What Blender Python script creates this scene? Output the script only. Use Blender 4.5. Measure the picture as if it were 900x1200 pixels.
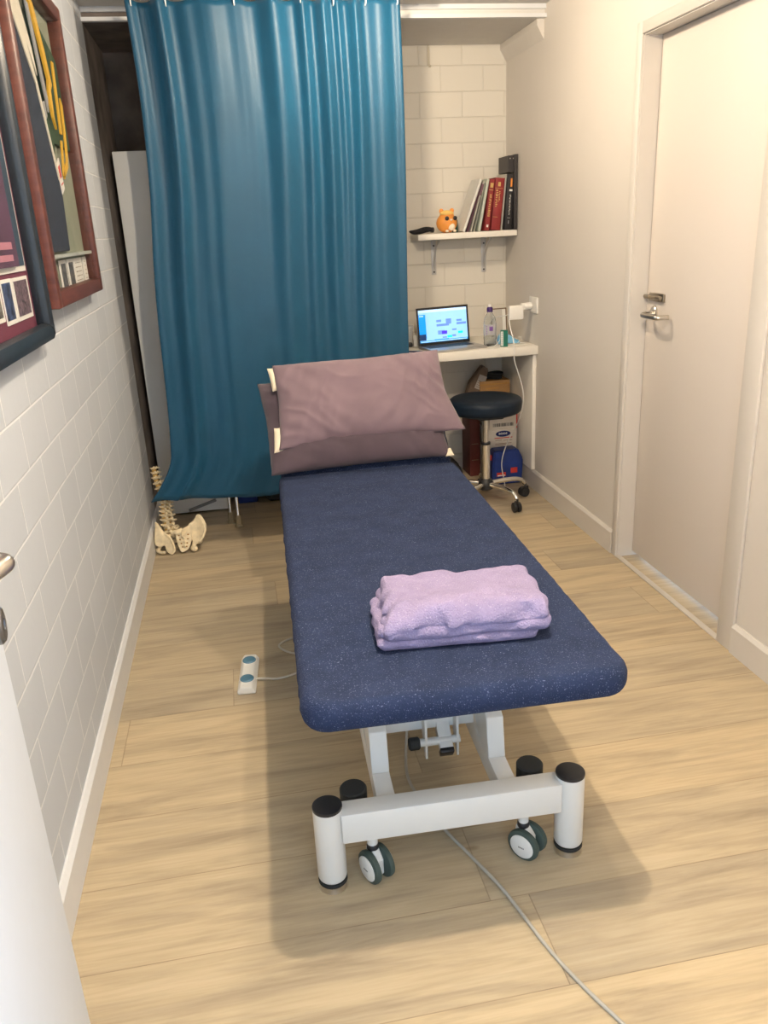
import bpy, bmesh, math, random
from mathutils import Vector, Matrix, noise
from math import sin, cos, pi, radians, exp
random.seed(7)
for o in list(bpy.data.objects): bpy.data.objects.remove(o)
S = bpy.context.scene
COL = S.collection

# ---------------- camera ----------------
F_PX, PITCH, YAW, ROLL, H = 946.68, 0.34077, 0.16618, 0.05001, 1.47
fw = Vector((sin(YAW)*cos(PITCH), cos(YAW)*cos(PITCH), -sin(PITCH)))
r0 = Vector((cos(YAW), -sin(YAW), 0)); d0 = fw.cross(r0)
rr = r0*cos(ROLL) + d0*sin(ROLL); dd = -r0*sin(ROLL) + d0*cos(ROLL)
cam = bpy.data.cameras.new('camera'); camo = bpy.data.objects.new('camera', cam); COL.objects.link(camo)
Mx = Matrix.Identity(4)
for i in range(3):
    Mx[i][0] = rr[i]; Mx[i][1] = -dd[i]; Mx[i][2] = -fw[i]
Mx[0][3], Mx[1][3], Mx[2][3] = 0, 0, H
camo.matrix_world = Mx
cam.sensor_fit = 'VERTICAL'; cam.sensor_height = 24; cam.lens = F_PX/1200*24; cam.clip_start = .02
S.camera = camo

# ---------------- world, lights, exposure ----------------
W = bpy.data.worlds.new('world'); S.world = W; W.use_nodes = True
bg = W.node_tree.nodes['Background']; bg.inputs[0].default_value = (.62, .79, 1, 1); bg.inputs[1].default_value = 2.3
S.view_settings.view_transform = 'Standard'; S.view_settings.look = 'None'
S.view_settings.exposure = 0.76; S.view_settings.gamma = 1; S.view_settings.use_curve_mapping = False
CEIL = 2.42
LAMPS = [(.37, 1.2, 74.0), (.62, 3.3, 27.0)]
LCOL = (1, .83, .63)

# ---------------- helpers ----------------
def nt(m): return m.node_tree.nodes, m.node_tree.links
def mat(name, col, rough=.5, metal=0, nz=0, nscale=20, bump=0, bscale=80, spec=.5, trans=0, ior=1.45, alpha=1, sheen=0, emit=None, es=1, stretch=None, coat=0):
    m = bpy.data.materials.new(name); m.use_nodes = True; N, L = nt(m); b = N['Principled BSDF']
    b.inputs['Base Color'].default_value = (*col, 1); b.inputs['Roughness'].default_value = rough
    b.inputs['Metallic'].default_value = metal; b.inputs['Specular IOR Level'].default_value = spec
    b.inputs['Transmission Weight'].default_value = trans; b.inputs['IOR'].default_value = ior
    b.inputs['Alpha'].default_value = alpha; b.inputs['Sheen Weight'].default_value = sheen
    b.inputs['Coat Weight'].default_value = coat
    if emit: b.inputs['Emission Color'].default_value = (*emit, 1); b.inputs['Emission Strength'].default_value = es
    tc = N.new('ShaderNodeTexCoord'); mp = N.new('ShaderNodeMapping'); L.new(tc.outputs['Object'], mp.inputs[0])
    if stretch: mp.inputs['Scale'].default_value = stretch
    n = N.new('ShaderNodeTexNoise'); n.inputs['Scale'].default_value = nscale; n.inputs['Detail'].default_value = 4; L.new(mp.outputs[0], n.inputs['Vector'])
    k = nz if nz else .04
    cr = N.new('ShaderNodeValToRGB'); e = cr.color_ramp.elements
    e[0].position = .3; e[1].position = .7
    e[0].color = (*[max(0, c*(1-k)) for c in col], 1); e[1].color = (*[min(1, c*(1+k)) for c in col], 1)
    L.new(n.outputs['Fac'], cr.inputs[0]); L.new(cr.outputs[0], b.inputs['Base Color'])
    if bump:
        n2 = N.new('ShaderNodeTexNoise'); n2.inputs['Scale'].default_value = bscale; n2.inputs['Detail'].default_value = 3; L.new(mp.outputs[0], n2.inputs['Vector'])
        bp = N.new('ShaderNodeBump'); bp.inputs['Strength'].default_value = bump; bp.inputs['Distance'].default_value = .01
        L.new(n2.outputs['Fac'], bp.inputs['Height']); L.new(bp.outputs[0], b.inputs['Normal'])
    return m

def brick_mat(name, axis, c1, c2, mort, off, h=.1275, w=.24, ms=.007, bumpd=.004, rough=.6):
    m = bpy.data.materials.new(name); m.use_nodes = True; N, L = nt(m); b = N['Principled BSDF']; b.inputs['Roughness'].default_value = rough
    tc = N.new('ShaderNodeTexCoord'); sp = N.new('ShaderNodeSeparateXYZ'); L.new(tc.outputs['Object'], sp.inputs[0])
    cb = N.new('ShaderNodeCombineXYZ'); L.new(sp.outputs[axis], cb.inputs[0]); L.new(sp.outputs[2], cb.inputs[1])
    # hand-laid wobble of the joints
    nz = N.new('ShaderNodeTexNoise'); nz.inputs['Scale'].default_value = 3; L.new(tc.outputs['Object'], nz.inputs['Vector'])
    ma = N.new('ShaderNodeVectorMath'); ma.operation = 'MULTIPLY_ADD'; L.new(nz.outputs['Color'], ma.inputs[0]); ma.inputs[1].default_value = (.006, .006, 0); L.new(cb.outputs[0], ma.inputs[2])
    mp = N.new('ShaderNodeMapping'); L.new(ma.outputs[0], mp.inputs[0]); mp.inputs['Location'].default_value = off
    br = N.new('ShaderNodeTexBrick'); L.new(mp.outputs[0], br.inputs['Vector'])
    for k, v in (('Color1', (*c1, 1)), ('Color2', (*c2, 1)), ('Mortar', (*mort, 1)), ('Scale', 1), ('Mortar Size', ms/2), ('Mortar Smooth', .3), ('Brick Width', w), ('Row Height', h)): br.inputs[k].default_value = v
    br.offset = .5
    n2 = N.new('ShaderNodeTexNoise'); n2.inputs['Scale'].default_value = 25; n2.inputs['Detail'].default_value = 6; L.new(tc.outputs['Object'], n2.inputs['Vector'])
    L.new(br.outputs['Color'], b.inputs['Base Color'])
    mx = N.new('ShaderNodeMath'); mx.operation = 'MULTIPLY_ADD'; L.new(n2.outputs['Fac'], mx.inputs[0]); mx.inputs[1].default_value = .35
    inv = N.new('ShaderNodeMath'); inv.operation = 'SUBTRACT'; inv.inputs[0].default_value = 1; L.new(br.outputs['Fac'], inv.inputs[1]); L.new(inv.outputs[0], mx.inputs[2])
    bp = N.new('ShaderNodeBump'); bp.inputs['Strength'].default_value = .8; bp.inputs['Distance'].default_value = bumpd; L.new(mx.outputs[0], bp.inputs['Height']); L.new(bp.outputs[0], b.inputs['Normal'])
    return m

def floor_mat():
    m = bpy.data.materials.new('oak_planks'); m.use_nodes = True; N, L = nt(m); b = N['Principled BSDF']; b.inputs['Roughness'].default_value = .42; b.inputs['Specular IOR Level'].default_value = .35
    tc = N.new('ShaderNodeTexCoord'); sp = N.new('ShaderNodeSeparateXYZ'); L.new(tc.outputs['Object'], sp.inputs[0])
    def math_(op, a, bb=None, c=None):
        n = N.new('ShaderNodeMath'); n.operation = op
        for i, v in enumerate((a, bb, c)):
            if v is None: continue
            if isinstance(v, (int, float)): n.inputs[i].default_value = v
            else: L.new(v, n.inputs[i])
        return n.outputs[0]
    PW, PL = .243, 1.25
    v = math_('DIVIDE', math_('SUBTRACT', sp.outputs[1], 1.39-PW*8), PW)
    row = math_('FLOOR', v); vf = math_('FRACT', v)
    wn = N.new('ShaderNodeTexWhiteNoise'); wn.noise_dimensions = '1D'; L.new(row, wn.inputs['W'])
    u = math_('ADD', math_('DIVIDE', math_('ADD', sp.outputs[0], 5), PL), wn.outputs['Value'])
    ci = math_('FLOOR', u); uf = math_('FRACT', u)
    cc = N.new('ShaderNodeCombineXYZ'); L.new(row, cc.inputs[0]); L.new(ci, cc.inputs[1])
    w2 = N.new('ShaderNodeTexWhiteNoise'); w2.noise_dimensions = '2D'; L.new(cc.outputs[0], w2.inputs['Vector'])
    # grain runs along x, shifted from plank to plank
    g = N.new('ShaderNodeCombineXYZ'); L.new(math_('MULTIPLY', sp.outputs[0], 1.3), g.inputs[0]); L.new(math_('MULTIPLY', sp.outputs[1], 11), g.inputs[1]); L.new(math_('MULTIPLY', w2.outputs['Value'], 40), g.inputs[2])
    n1 = N.new('ShaderNodeTexNoise'); n1.inputs['Scale'].default_value = 1.6; n1.inputs['Detail'].default_value = 8; n1.inputs['Roughness'].default_value = .62; n1.inputs['Distortion'].default_value = .5; L.new(g.outputs[0], n1.inputs['Vector'])
    g2 = N.new('ShaderNodeCombineXYZ'); L.new(math_('MULTIPLY', sp.outputs[0], 6), g2.inputs[0]); L.new(math_('MULTIPLY', sp.outputs[1], 130), g2.inputs[1]); L.new(math_('MULTIPLY', w2.outputs['Value'], 17), g2.inputs[2])
    n2 = N.new('ShaderNodeTexNoise'); n2.inputs['Scale'].default_value = 1; n2.inputs['Detail'].default_value = 5; L.new(g2.outputs[0], n2.inputs['Vector'])
    cr = N.new('ShaderNodeValToRGB'); E = cr.color_ramp.elements
    E[0].position = .22; E[0].color = (.28, .225, .155, 1); E[1].position = .80; E[1].color = (.57, .48, .335, 1)
    a = E.new(.42); a.color = (.43, .35, .24, 1); a = E.new(.55); a.color = (.51, .415, .275, 1)
    L.new(n1.outputs['Fac'], cr.inputs[0])
    cr2 = N.new('ShaderNodeValToRGB'); e = cr2.color_ramp.elements; e[0].position = .35; e[0].color = (.90, .89, .88, 1); e[1].position = .6; e[1].color = (1, 1, 1, 1); L.new(n2.outputs['Fac'], cr2.inputs[0])
    m1 = N.new('ShaderNodeMixRGB'); m1.blend_type = 'MULTIPLY'; m1.inputs[0].default_value = 1; L.new(cr.outputs[0], m1.inputs[1]); L.new(cr2.outputs[0], m1.inputs[2])
    cr3 = N.new('ShaderNodeValToRGB'); e = cr3.color_ramp.elements; e[0].color = (.84, .86, .89, 1); e[1].color = (1.0, .985, .94, 1); L.new(w2.outputs['Value'], cr3.inputs[0])
    m2 = N.new('ShaderNodeMixRGB'); m2.blend_type = 'MULTIPLY'; m2.inputs[0].default_value = 1; L.new(m1.outputs[0], m2.inputs[1]); L.new(cr3.outputs[0], m2.inputs[2])
    # knots
    vo = N.new('ShaderNodeTexVoronoi'); vo.inputs['Scale'].default_value = 1.7
    g3 = N.new('ShaderNodeCombineXYZ'); L.new(math_('MULTIPLY', sp.outputs[0], 1.0), g3.inputs[0]); L.new(math_('MULTIPLY', sp.outputs[1], 2.2), g3.inputs[1]); L.new(g3.outputs[0], vo.inputs['Vector'])
    kn = N.new('ShaderNodeValToRGB'); e = kn.color_ramp.elements; e[0].position = .02; e[0].color = (.45, .38, .32, 1); e[1].position = .05; e[1].color = (1, 1, 1, 1); L.new(vo.outputs['Distance'], kn.inputs[0])
    m4 = N.new('ShaderNodeMixRGB'); m4.blend_type = 'MULTIPLY'; m4.inputs[0].default_value = 1; L.new(m2.outputs[0], m4.inputs[1]); L.new(kn.outputs[0], m4.inputs[2])
    # seams
    s1 = math_('LESS_THAN', vf, .010); s2 = math_('LESS_THAN', uf, .0022); s = math_('MAXIMUM', s1, s2)
    sn = N.new('ShaderNodeTexNoise'); sn.inputs['Scale'].default_value = 4; L.new(tc.outputs['Object'], sn.inputs['Vector'])
    sf = math_('MULTIPLY', s, math_('MULTIPLY', sn.outputs['Fac'], .85))
    m3 = N.new('ShaderNodeMixRGB'); L.new(sf, m3.inputs[0]); L.new(m4.outputs[0], m3.inputs[1]); m3.inputs[2].default_value = (.13, .08, .045, 1)
    L.new(m3.outputs[0], b.inputs['Base Color'])
    bp = N.new('ShaderNodeBump'); bp.inputs['Strength'].default_value = .15; bp.inputs['Distance'].default_value = .002; L.new(n2.outputs['Fac'], bp.inputs['Height']); L.new(bp.outputs[0], b.inputs['Normal'])
    return m

def terry_mat(name, col, lint, lintamt=.66, bscale=420, bump=.6, nz=.18):
    m = bpy.data.materials.new(name); m.use_nodes = True; N, L = nt(m); b = N['Principled BSDF']
    b.inputs['Roughness'].default_value = .95; b.inputs['Specular IOR Level'].default_value = .1; b.inputs['Sheen Weight'].default_value = .12; b.inputs['Sheen Roughness'].default_value = .5
    b.inputs['Sheen Tint'].default_value = (*[min(1, c*2+.1) for c in col], 1)
    tc = N.new('ShaderNodeTexCoord')
    n = N.new('ShaderNodeTexNoise'); n.inputs['Scale'].default_value = 14; n.inputs['Detail'].default_value = 8; n.inputs['Roughness'].default_value = .7; L.new(tc.outputs['Object'], n.inputs['Vector'])
    cr = N.new('ShaderNodeValToRGB'); e = cr.color_ramp.elements; e[0].position = .3; e[1].position = .7
    e[0].color = (*[c*(1-nz) for c in col], 1); e[1].color = (*[c*(1+nz) for c in col], 1); L.new(n.outputs['Fac'], cr.inputs[0])
    n2 = N.new('ShaderNodeTexNoise'); n2.inputs['Scale'].default_value = 360; n2.inputs['Detail'].default_value = 2; L.new(tc.outputs['Object'], n2.inputs['Vector'])
    lf = N.new('ShaderNodeValToRGB'); e = lf.color_ramp.elements; e[0].position = lintamt; e[0].color = (0, 0, 0, 1); e[1].position = lintamt+.08; e[1].color = (1, 1, 1, 1); L.new(n2.outputs['Fac'], lf.inputs[0])
    mx = N.new('ShaderNodeMixRGB'); L.new(lf.outputs[0], mx.inputs[0]); L.new(cr.outputs[0], mx.inputs[1]); mx.inputs[2].default_value = (*lint, 1)
    L.new(mx.outputs[0], b.inputs['Base Color'])
    n3 = N.new('ShaderNodeTexNoise'); n3.inputs['Scale'].default_value = bscale; n3.inputs['Detail'].default_value = 2; L.new(tc.outputs['Object'], n3.inputs['Vector'])
    bp = N.new('ShaderNodeBump'); bp.inputs['Strength'].default_value = bump; bp.inputs['Distance'].default_value = .004; L.new(n3.outputs['Fac'], bp.inputs['Height']); L.new(bp.outputs[0], b.inputs['Normal'])
    return m

def BM(): return bmesh.new()
def box(bm, lo, hi, M=None, bev=0, seg=2):
    b2 = bmesh.new(); bmesh.ops.create_cube(b2, size=1)
    c = [(a+b)/2 for a, b in zip(lo, hi)]; s = [abs(b-a) for a, b in zip(lo, hi)]
    for v in b2.verts: v.co = Vector((v.co[0]*s[0]+c[0], v.co[1]*s[1]+c[1], v.co[2]*s[2]+c[2]))
    if bev: bmesh.ops.bevel(b2, geom=b2.edges[:], offset=min(bev, min(s)*.48), segments=seg, profile=.5, affect='EDGES')
    if M: b2.transform(M)
    merge(bm, b2); return bm
def merge(bm, b2):
    me = bpy.data.meshes.new('tmp'); b2.to_mesh(me); b2.free(); bm.from_mesh(me); bpy.data.meshes.remove(me)
def frame_of(d):
    d = Vector(d).normalized(); a = Vector((0, 0, 1)) if abs(d.z) < .95 else Vector((1, 0, 0))
    x = d.cross(a).normalized(); y = d.cross(x).normalized(); return x, y
def lathe(bm, prof, p0=(0, 0, 0), axis=(0, 0, 1), seg=32, caps=True):
    """prof: (radius, distance along the axis)"""
    p0 = Vector(p0); ax = Vector(axis).normalized(); x, y = frame_of(ax); rings = []
    for r, t in prof:
        rings.append([bm.verts.new(p0+ax*t+(x*cos(2*pi*i/seg)+y*sin(2*pi*i/seg))*max(r, 1e-4)) for i in range(seg)])
    for a, b in zip(rings, rings[1:]):
        for i in range(seg): bm.faces.new((a[i], a[(i+1) % seg], b[(i+1) % seg], b[i]))
    if caps:
        bm.faces.new(rings[0][::-1]); bm.faces.new(rings[-1])
    bmesh.ops.recalc_face_normals(bm, faces=bm.faces[:]); return bm
def cyl(bm, p0, p1, r, r2=None, seg=24, bev=0):
    p0, p1 = Vector(p0), Vector(p1); L = (p1-p0).length; r2 = r if r2 is None else r2
    pr = [(r-bev, 0), (r, bev), (r2, L-bev), (r2-bev, L)] if bev else [(r, 0), (r2, L)]
    return lathe(bm, pr, p0, p1-p0, seg)
def smooth_path(pts, n=8):
    P = [Vector(p) for p in pts]; P = [P[0]*2-P[1]]+P+[P[-1]*2-P[-2]]; out = []
    for i in range(1, len(P)-2):
        for k in range(n):
            t = k/n; a, b, c, d = P[i-1:i+3]
            out.append(.5*((2*b)+(c-a)*t+(2*a-5*b+4*c-d)*t*t+(-a+3*b-3*c+d)*t**3))
    out.append(P[-2]); return out
def tube(bm, pts, r, seg=10, sm=8, rad=None):
    P = smooth_path(pts, sm) if sm else [Vector(p) for p in pts]
    x, y = frame_of(P[1]-P[0]); prev = None; rings = []
    for i, p in enumerate(P):
        t = (P[min(i+1, len(P)-1)]-P[max(i-1, 0)]).normalized()
        x = (x-t*x.dot(t)).normalized(); y = t.cross(x)
        q = r if rad is None else rad(i/(len(P)-1))
        rings.append([bm.verts.new(p+(x*cos(2*pi*k/seg)+y*sin(2*pi*k/seg))*q) for k in range(seg)])
    for a, b in zip(rings, rings[1:]):
        for k in range(seg): bm.faces.new((a[k], a[(k+1) % seg], b[(k+1) % seg], b[k]))
    bm.faces.new(rings[0][::-1]); bm.faces.new(rings[-1]); bmesh.ops.recalc_face_normals(bm, faces=bm.faces[:]); return bm
def prism(bm, pts, a, b, ax):
    """polygon pts (2D in the other two axes, in order) from a to b along axis ax"""
    def P(p, t):
        q = list(p); q.insert(ax, t); return Vector(q)
    v0 = [bm.verts.new(P(p, a)) for p in pts]; v1 = [bm.verts.new(P(p, b)) for p in pts]
    bm.faces.new(v0); bm.faces.new(v1[::-1])
    for i in range(len(pts)): j = (i+1) % len(pts); bm.faces.new((v0[j], v0[i], v1[i], v1[j]))
    bmesh.ops.recalc_face_normals(bm, faces=bm.faces[:]); return bm
def ball(bm, c, r, sc=(1, 1, 1), M=None, u=20, v=14):
    b2 = bmesh.new(); bmesh.ops.create_uvsphere(b2, u_segments=u, v_segments=v, radius=r)
    for q in b2.verts: q.co = Vector((q.co[0]*sc[0], q.co[1]*sc[1], q.co[2]*sc[2]))
    if M: b2.transform(M)
    for q in b2.verts: q.co += Vector(c)
    merge(bm, b2); return bm
def root_of(o):
    while o.parent: o = o.parent
    return o
def obj(name, bm, m, parent=None, world=True, smooth=True, ang=35, bev=0, label=None, solid=0):
    """bm: a bmesh, or a list of (bmesh, material) joined in one mesh"""
    me = bpy.data.meshes.new(name)
    if isinstance(bm, list):
        full = bmesh.new(); mats = []
        for b, mm in bm:
            if mm not in mats: mats.append(mm)
            k = mats.index(mm)
            for f in b.faces: f.material_index = k
            merge(full, b)
        for mm in mats: me.materials.append(mm)
        bm = full
    else: me.materials.append(m)
    if parent and world: bm.transform(root_of(parent).matrix_basis.inverted())
    if smooth:
        for f in bm.faces: f.smooth = True
        for e in bm.edges:
            if len(e.link_faces) == 2 and e.calc_face_angle(0) > radians(ang): e.smooth = False
    bm.to_mesh(me); bm.free()
    o = bpy.data.objects.new(name, me); COL.objects.link(o)
    if parent: o.parent = parent
    if bev:
        b = o.modifiers.new('bevel', 'BEVEL'); b.width = bev; b.segments = 2; b.limit_method = 'ANGLE'; b.angle_limit = radians(40)
    if label: o['label'] = label
    return o
def thing(name, label, cat, loc=(0, 0, 0), rz=0, group=None):
    o = bpy.data.objects.new(name, None); COL.objects.link(o); o.empty_display_size = .05
    o.matrix_basis = Matrix.Translation(loc) @ Matrix.Rotation(rz, 4, 'Z'); o['label'] = label; o['category'] = cat
    if group: o['group'] = group
    return o
def tag(o, label, cat, group=None):
    o['label'] = label; o['category'] = cat
    if group: o['group'] = group
    return o
def struct(name, bm, m, parent=None, **k):
    o = obj(name, bm, m, parent, **k)
    if not parent: o['kind'] = 'structure'
    return o

# ---------------- materials ----------------
XL, XR, YB = -.52, 1.598, 4.76
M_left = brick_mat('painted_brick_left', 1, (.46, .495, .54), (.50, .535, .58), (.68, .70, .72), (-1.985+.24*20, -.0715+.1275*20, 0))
M_back = brick_mat('painted_brick_back', 0, (.66, .62, .54), (.68, .64, .56), (.63, .59, .51), (-1.35+.24*20, -.10+.1275*20, 0), ms=.005, bumpd=.003)
M_stone_shade = mat('dark_stone_and_shade', (.15, .125, .11), .9, nz=.5, nscale=5, bump=1.0, bscale=7)  # stone of the back wall; its dark tone also paints shade on the alcove side
M_wall = mat('cream_plaster', (.64, .595, .535), .55, nz=.015, nscale=3, bump=.04, bscale=120)
M_ceil = mat('ceiling_white', (.66, .64, .60), .7, nz=.02)
M_trim = mat('gloss_white_trim', (.66, .67, .68), .35, nz=.01)
M_trimr = mat('cream_trim', (.62, .58, .525), .35, nz=.01)
M_door = mat('cream_door_paint', (.66, .60, .54), .55, nz=.012, nscale=2)
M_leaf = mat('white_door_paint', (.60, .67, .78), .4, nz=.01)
M_floor = floor_mat()
M_strip = mat('pale_threshold', (.52, .48, .42), .5)
M_steel = mat('brushed_steel', (.62, .58, .52), .28, 1, bump=.05, bscale=300)
M_chrome = mat('chrome', (.82, .80, .76), .08, 1)
M_white = mat('white_powder_coat', (.68, .68, .65), .35, nz=.01)
M_blackp = mat('black_plastic', (.018, .018, .02), .4)
M_blackr = mat('black_rubber', (.02, .022, .022), .7)
M_greenr = mat('dark_green_tyre', (.05, .075, .065), .55)
M_navy = terry_mat('navy_terry', (.020, .030, .068), (.15, .175, .26), .63)
M_lilac = terry_mat('lilac_terry', (.265, .225, .36), (.40, .36, .49), .62, bscale=260, bump=.9, nz=.12)
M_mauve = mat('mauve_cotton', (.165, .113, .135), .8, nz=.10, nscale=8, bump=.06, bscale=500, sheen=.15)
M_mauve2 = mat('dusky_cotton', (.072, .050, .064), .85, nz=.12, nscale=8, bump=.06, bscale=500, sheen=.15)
M_cream = mat('cream_cotton', (.72, .64, .48), .85, bump=.1, bscale=300)
M_mahog = mat('mahogany', (.10, .030, .020), .42, nz=.25, nscale=9, stretch=(1, 1, 6))
M_blackf = mat('black_frame_lacquer', (.016, .022, .03), .32, nz=.2)
M_maroon = mat('maroon_mat_board', (.155, .03, .06), .8, nz=.05)
M_photow = mat('white_card', (.74, .73, .68), .7)
M_blue = mat('royal_blue_plastic_bag', (.012, .035, .19), .45, nz=.25, nscale=12)
M_red = mat('red_print', (.55, .04, .03), .5)
M_card = mat('white_carton', (.66, .60, .52), .7, nz=.05)
M_kraft = mat('kraft_cardboard', (.36, .20, .075), .8, nz=.12, nscale=14)
M_paperb = mat('brown_paper', (.16, .11, .075), .8, nz=.2)
M_gold = mat('gold_print', (.55, .38, .12), .5)
M_vinyl = mat('navy_vinyl', (.005, .012, .024), .42, nz=.1, bump=.08, bscale=260, spec=.3)
M_wplas = mat('white_plastic', (.80, .78, .73), .35)
M_glassy = mat('picture_glass', (.05, .05, .05), .03, spec=.5, alpha=.07)
M_bone = mat('bone_resin', (.78, .66, .44), .5, nz=.16, nscale=40, bump=.2, bscale=60)
M_disc = mat('yellow_disc', (.62, .38, .10), .6)

# ---------------- room shell ----------------
FY0, FY1 = -.3, 4.90
bm = BM(); box(bm, (-1.2, FY0, -.06), (2.0, FY1+.1, 0)); struct('floor', bm, M_floor, smooth=False)
bm = BM(); box(bm, (XL-.1, .02, CEIL), (XR+.1, 4.19, CEIL+.08)); struct('ceiling', bm, M_ceil, smooth=False)
bm = BM(); box(bm, (XL-.12, .02, 0), (XL, 4.19, CEIL)); struct('wall_left', bm, M_left, smooth=False)
bm = BM(); box(bm, (XL-.12, 4.19, 0), (XL, FY1, CEIL)); struct('wall_left_alcove', bm, M_stone_shade, smooth=False)  # painted brick lying in shade; the shade is put in as dark colour
# right wall with the door opening
DY0, DY1, DZ, DX = 2.35, 3.165, 2.09, 1.665
bm = BM(); box(bm, (XR, .02, 0), (XR+.12, DY0, CEIL)); box(bm, (XR, DY1, 0), (XR+.12, FY1, CEIL)); box(bm, (XR, DY0, DZ), (XR+.12, DY1, CEIL))
struct('wall_right', bm, M_wall, smooth=False)
bm = BM(); box(bm, (.86, YB, 0), (XR, YB+.14, 2.362)); struct('wall_back', bm, M_back, smooth=False)
bm = BM(); box(bm, (XL, YB+.06, 0), (.86, YB+.14, 2.362)); struct('wall_back_stone', bm, M_stone_shade, smooth=False)
# front wall with the doorway the photographer stands in
bm = BM(); box(bm, (XL-.12, .02, 0), (-.30, .12, CEIL)); box(bm, (.66, .02, 0), (XR+.12, .12, CEIL)); box(bm, (-.30, .02, 2.12), (.66, .12, CEIL))
struct('wall_front', bm, M_wall, smooth=False)
# lowered soffit of the alcove, its front bead, and the boxing along the right wall
bm = BM(); box(bm, (.80, 4.19, 2.362), (XR, FY1, CEIL+.08)); struct('ceiling_alcove', bm, M_ceil, smooth=False)
bm = BM(); box(bm, (XL, 4.19, 2.362), (.80, FY1, CEIL+.08)); struct('ceiling_alcove_dark', bm, M_stone_shade, smooth=False)  # left part of the soffit, darker than the right part
bm = BM(); box(bm, (XL, 4.165, 2.362), (XR, 4.19, 2.378)); box(bm, (XL, 4.175, 2.40), (XR, 4.19, CEIL)); struct('trim_1', bm, M_trim)
bm = BM(); prism(bm, [(XR, 2.362), (XR-.035, 2.362), (XR-.035, 2.335), (XR, 2.275)], 4.20, YB, 1); struct('trim_2', bm, M_trimr, smooth=False)
# skirtings
def skirt(name, segs, side, m, h, z=.0):
    bm = BM()
    for y0, y1 in segs:
        if side == 'L': prism(bm, [(XL, 0), (XL+.016, 0), (XL+.016, h-.012), (XL+.006, h), (XL, h)], y0, y1, 1)
        else: prism(bm, [(XR, 0), (XR-.016, 0), (XR-.016, h-.012), (XR-.006, h), (XR, h)], y0, y1, 1)
    return struct(name, bm, m, smooth=False)
skirt('baseboard_left', [(.12, FY1)], 'L', M_trim, .115)
skirt('baseboard_right', [(.12, 2.262), (3.21, YB)], 'R', M_trimr, .11)
bm = BM(); box(bm, (.86, YB-.012, 0), (XR-.016, YB, .07)); struct('baseboard_back', bm, M_trimr)
# architrave and jambs
bm = BM()
def arch(y0, y1, z0, z1): box(bm, (XR-.013, y0, z0), (XR+.0, y1, z1), bev=.004)
arch(DY1, DY1+.042, 0, DZ+.042); arch(DY0-.09, DY0, 0, DZ+.042); arch(DY0, DY1, DZ, DZ+.042)
struct('trim_3', bm, M_trimr)
bm = BM(); box(bm, (XR-.003, DY1-.004, 0), (XR+.12, DY1+.002, DZ)); box(bm, (XR-.003, DY0-.002, 0), (XR+.12, DY0+.004, DZ)); box(bm, (XR-.003, DY0, DZ-.004), (XR+.12, DY1, DZ+.002)); struct('trim_4', bm, M_trimr)
bm = BM(); box(bm, (XR-.012, DY0, 0), (XR+.012, DY1+.03, .006), bev=.002); struct('trim_5', bm, M_strip)
# closed door on the right with lever and slide bolt
bm = BM(); box(bm, (DX, DY0+.006, .022), (DX+.04, DY1-.006, DZ-.006), bev=.001); door = struct('door_1', bm, M_door)
lz, ly = 1.082, 3.09
bm = BM(); lathe(bm, [(.026, 0), (.026, .006), (.022, .010)], (DX, ly, lz+.005), (-1, 0, 0)); obj('door_rose', bm, M_steel, door)
bm = BM(); tube(bm, [(DX-.008, ly, lz), (DX-.035, ly, lz), (DX-.055, ly-.006, lz), (DX-.060, ly-.03, lz-.002), (DX-.060, ly-.09, lz-.002), (DX-.056, ly-.122, lz-.002), (DX-.035, ly-.130, lz-.002), (DX-.012, ly-.130, lz-.002)], .0095, 14); obj('door_handle', bm, M_steel, door)
bm = BM(); box(bm, (DX-.010, 3.012, 1.132), (DX, 3.128, 1.164), bev=.004)
cyl(bm, (DX-.016, 3.02, 1.148), (DX-.016, 3.15, 1.148), .008, seg=14, bev=.002); cyl(bm, (DX-.02, 3.09, 1.148), (DX-.036, 3.09, 1.148), .005, seg=12)
for yy in (3.03, 3.05, 3.075, 3.11): cyl(bm, (DX-.009, yy, 1.137), (DX-.0125, yy, 1.137), .003, seg=8)
obj('slide_bolt', bm, mat('worn_nickel', (.36, .31, .24), .35, 1), door)
# open door leaf at the left, hinged on the front wall
Ex, Ey = -.337, 1.00; uh = Vector((.17, -.985, 0)).normalized(); nh = Vector((uh.y*-1, uh.x, 0))   # nh points into the room (+x)
Ml = Matrix(((uh.x, nh.x, 0, Ex), (uh.y, nh.y, 0, Ey), (0, 0, 1, 0), (0, 0, 0, 1)))
bm = BM(); box(bm, (0, -.038, .008), (.82, 0, 2.04), Ml, bev=.0015); leaf = struct('door_2', bm, M_leaf)
bm = BM(); lathe(bm, [(.026, 0), (.026, .008), (.022, .012)], Ml @ Vector((.088, 0, 1.130)), nh)
tube(bm, [Ml @ Vector(p) for p in ((.088, .005, 1.130), (.088, .022, 1.130), (.091, .032, 1.130), (.100, .036, 1.130), (.115, .030, 1.130), (.150, .010, 1.128), (.20, .008, 1.126))], .0105, 16)
obj('door_handle', bm, M_steel, leaf)
bm = BM(); lathe(bm, [(.024, 0), (.024, .010), (.020, .014), (.008, .0145), (.008, .012), (.004, .012)], Ml @ Vector((.050, 0, 1.035)), nh); obj('door_lock', bm, mat('dull_steel', (.25, .26, .28), .35, 1), leaf)

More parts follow.
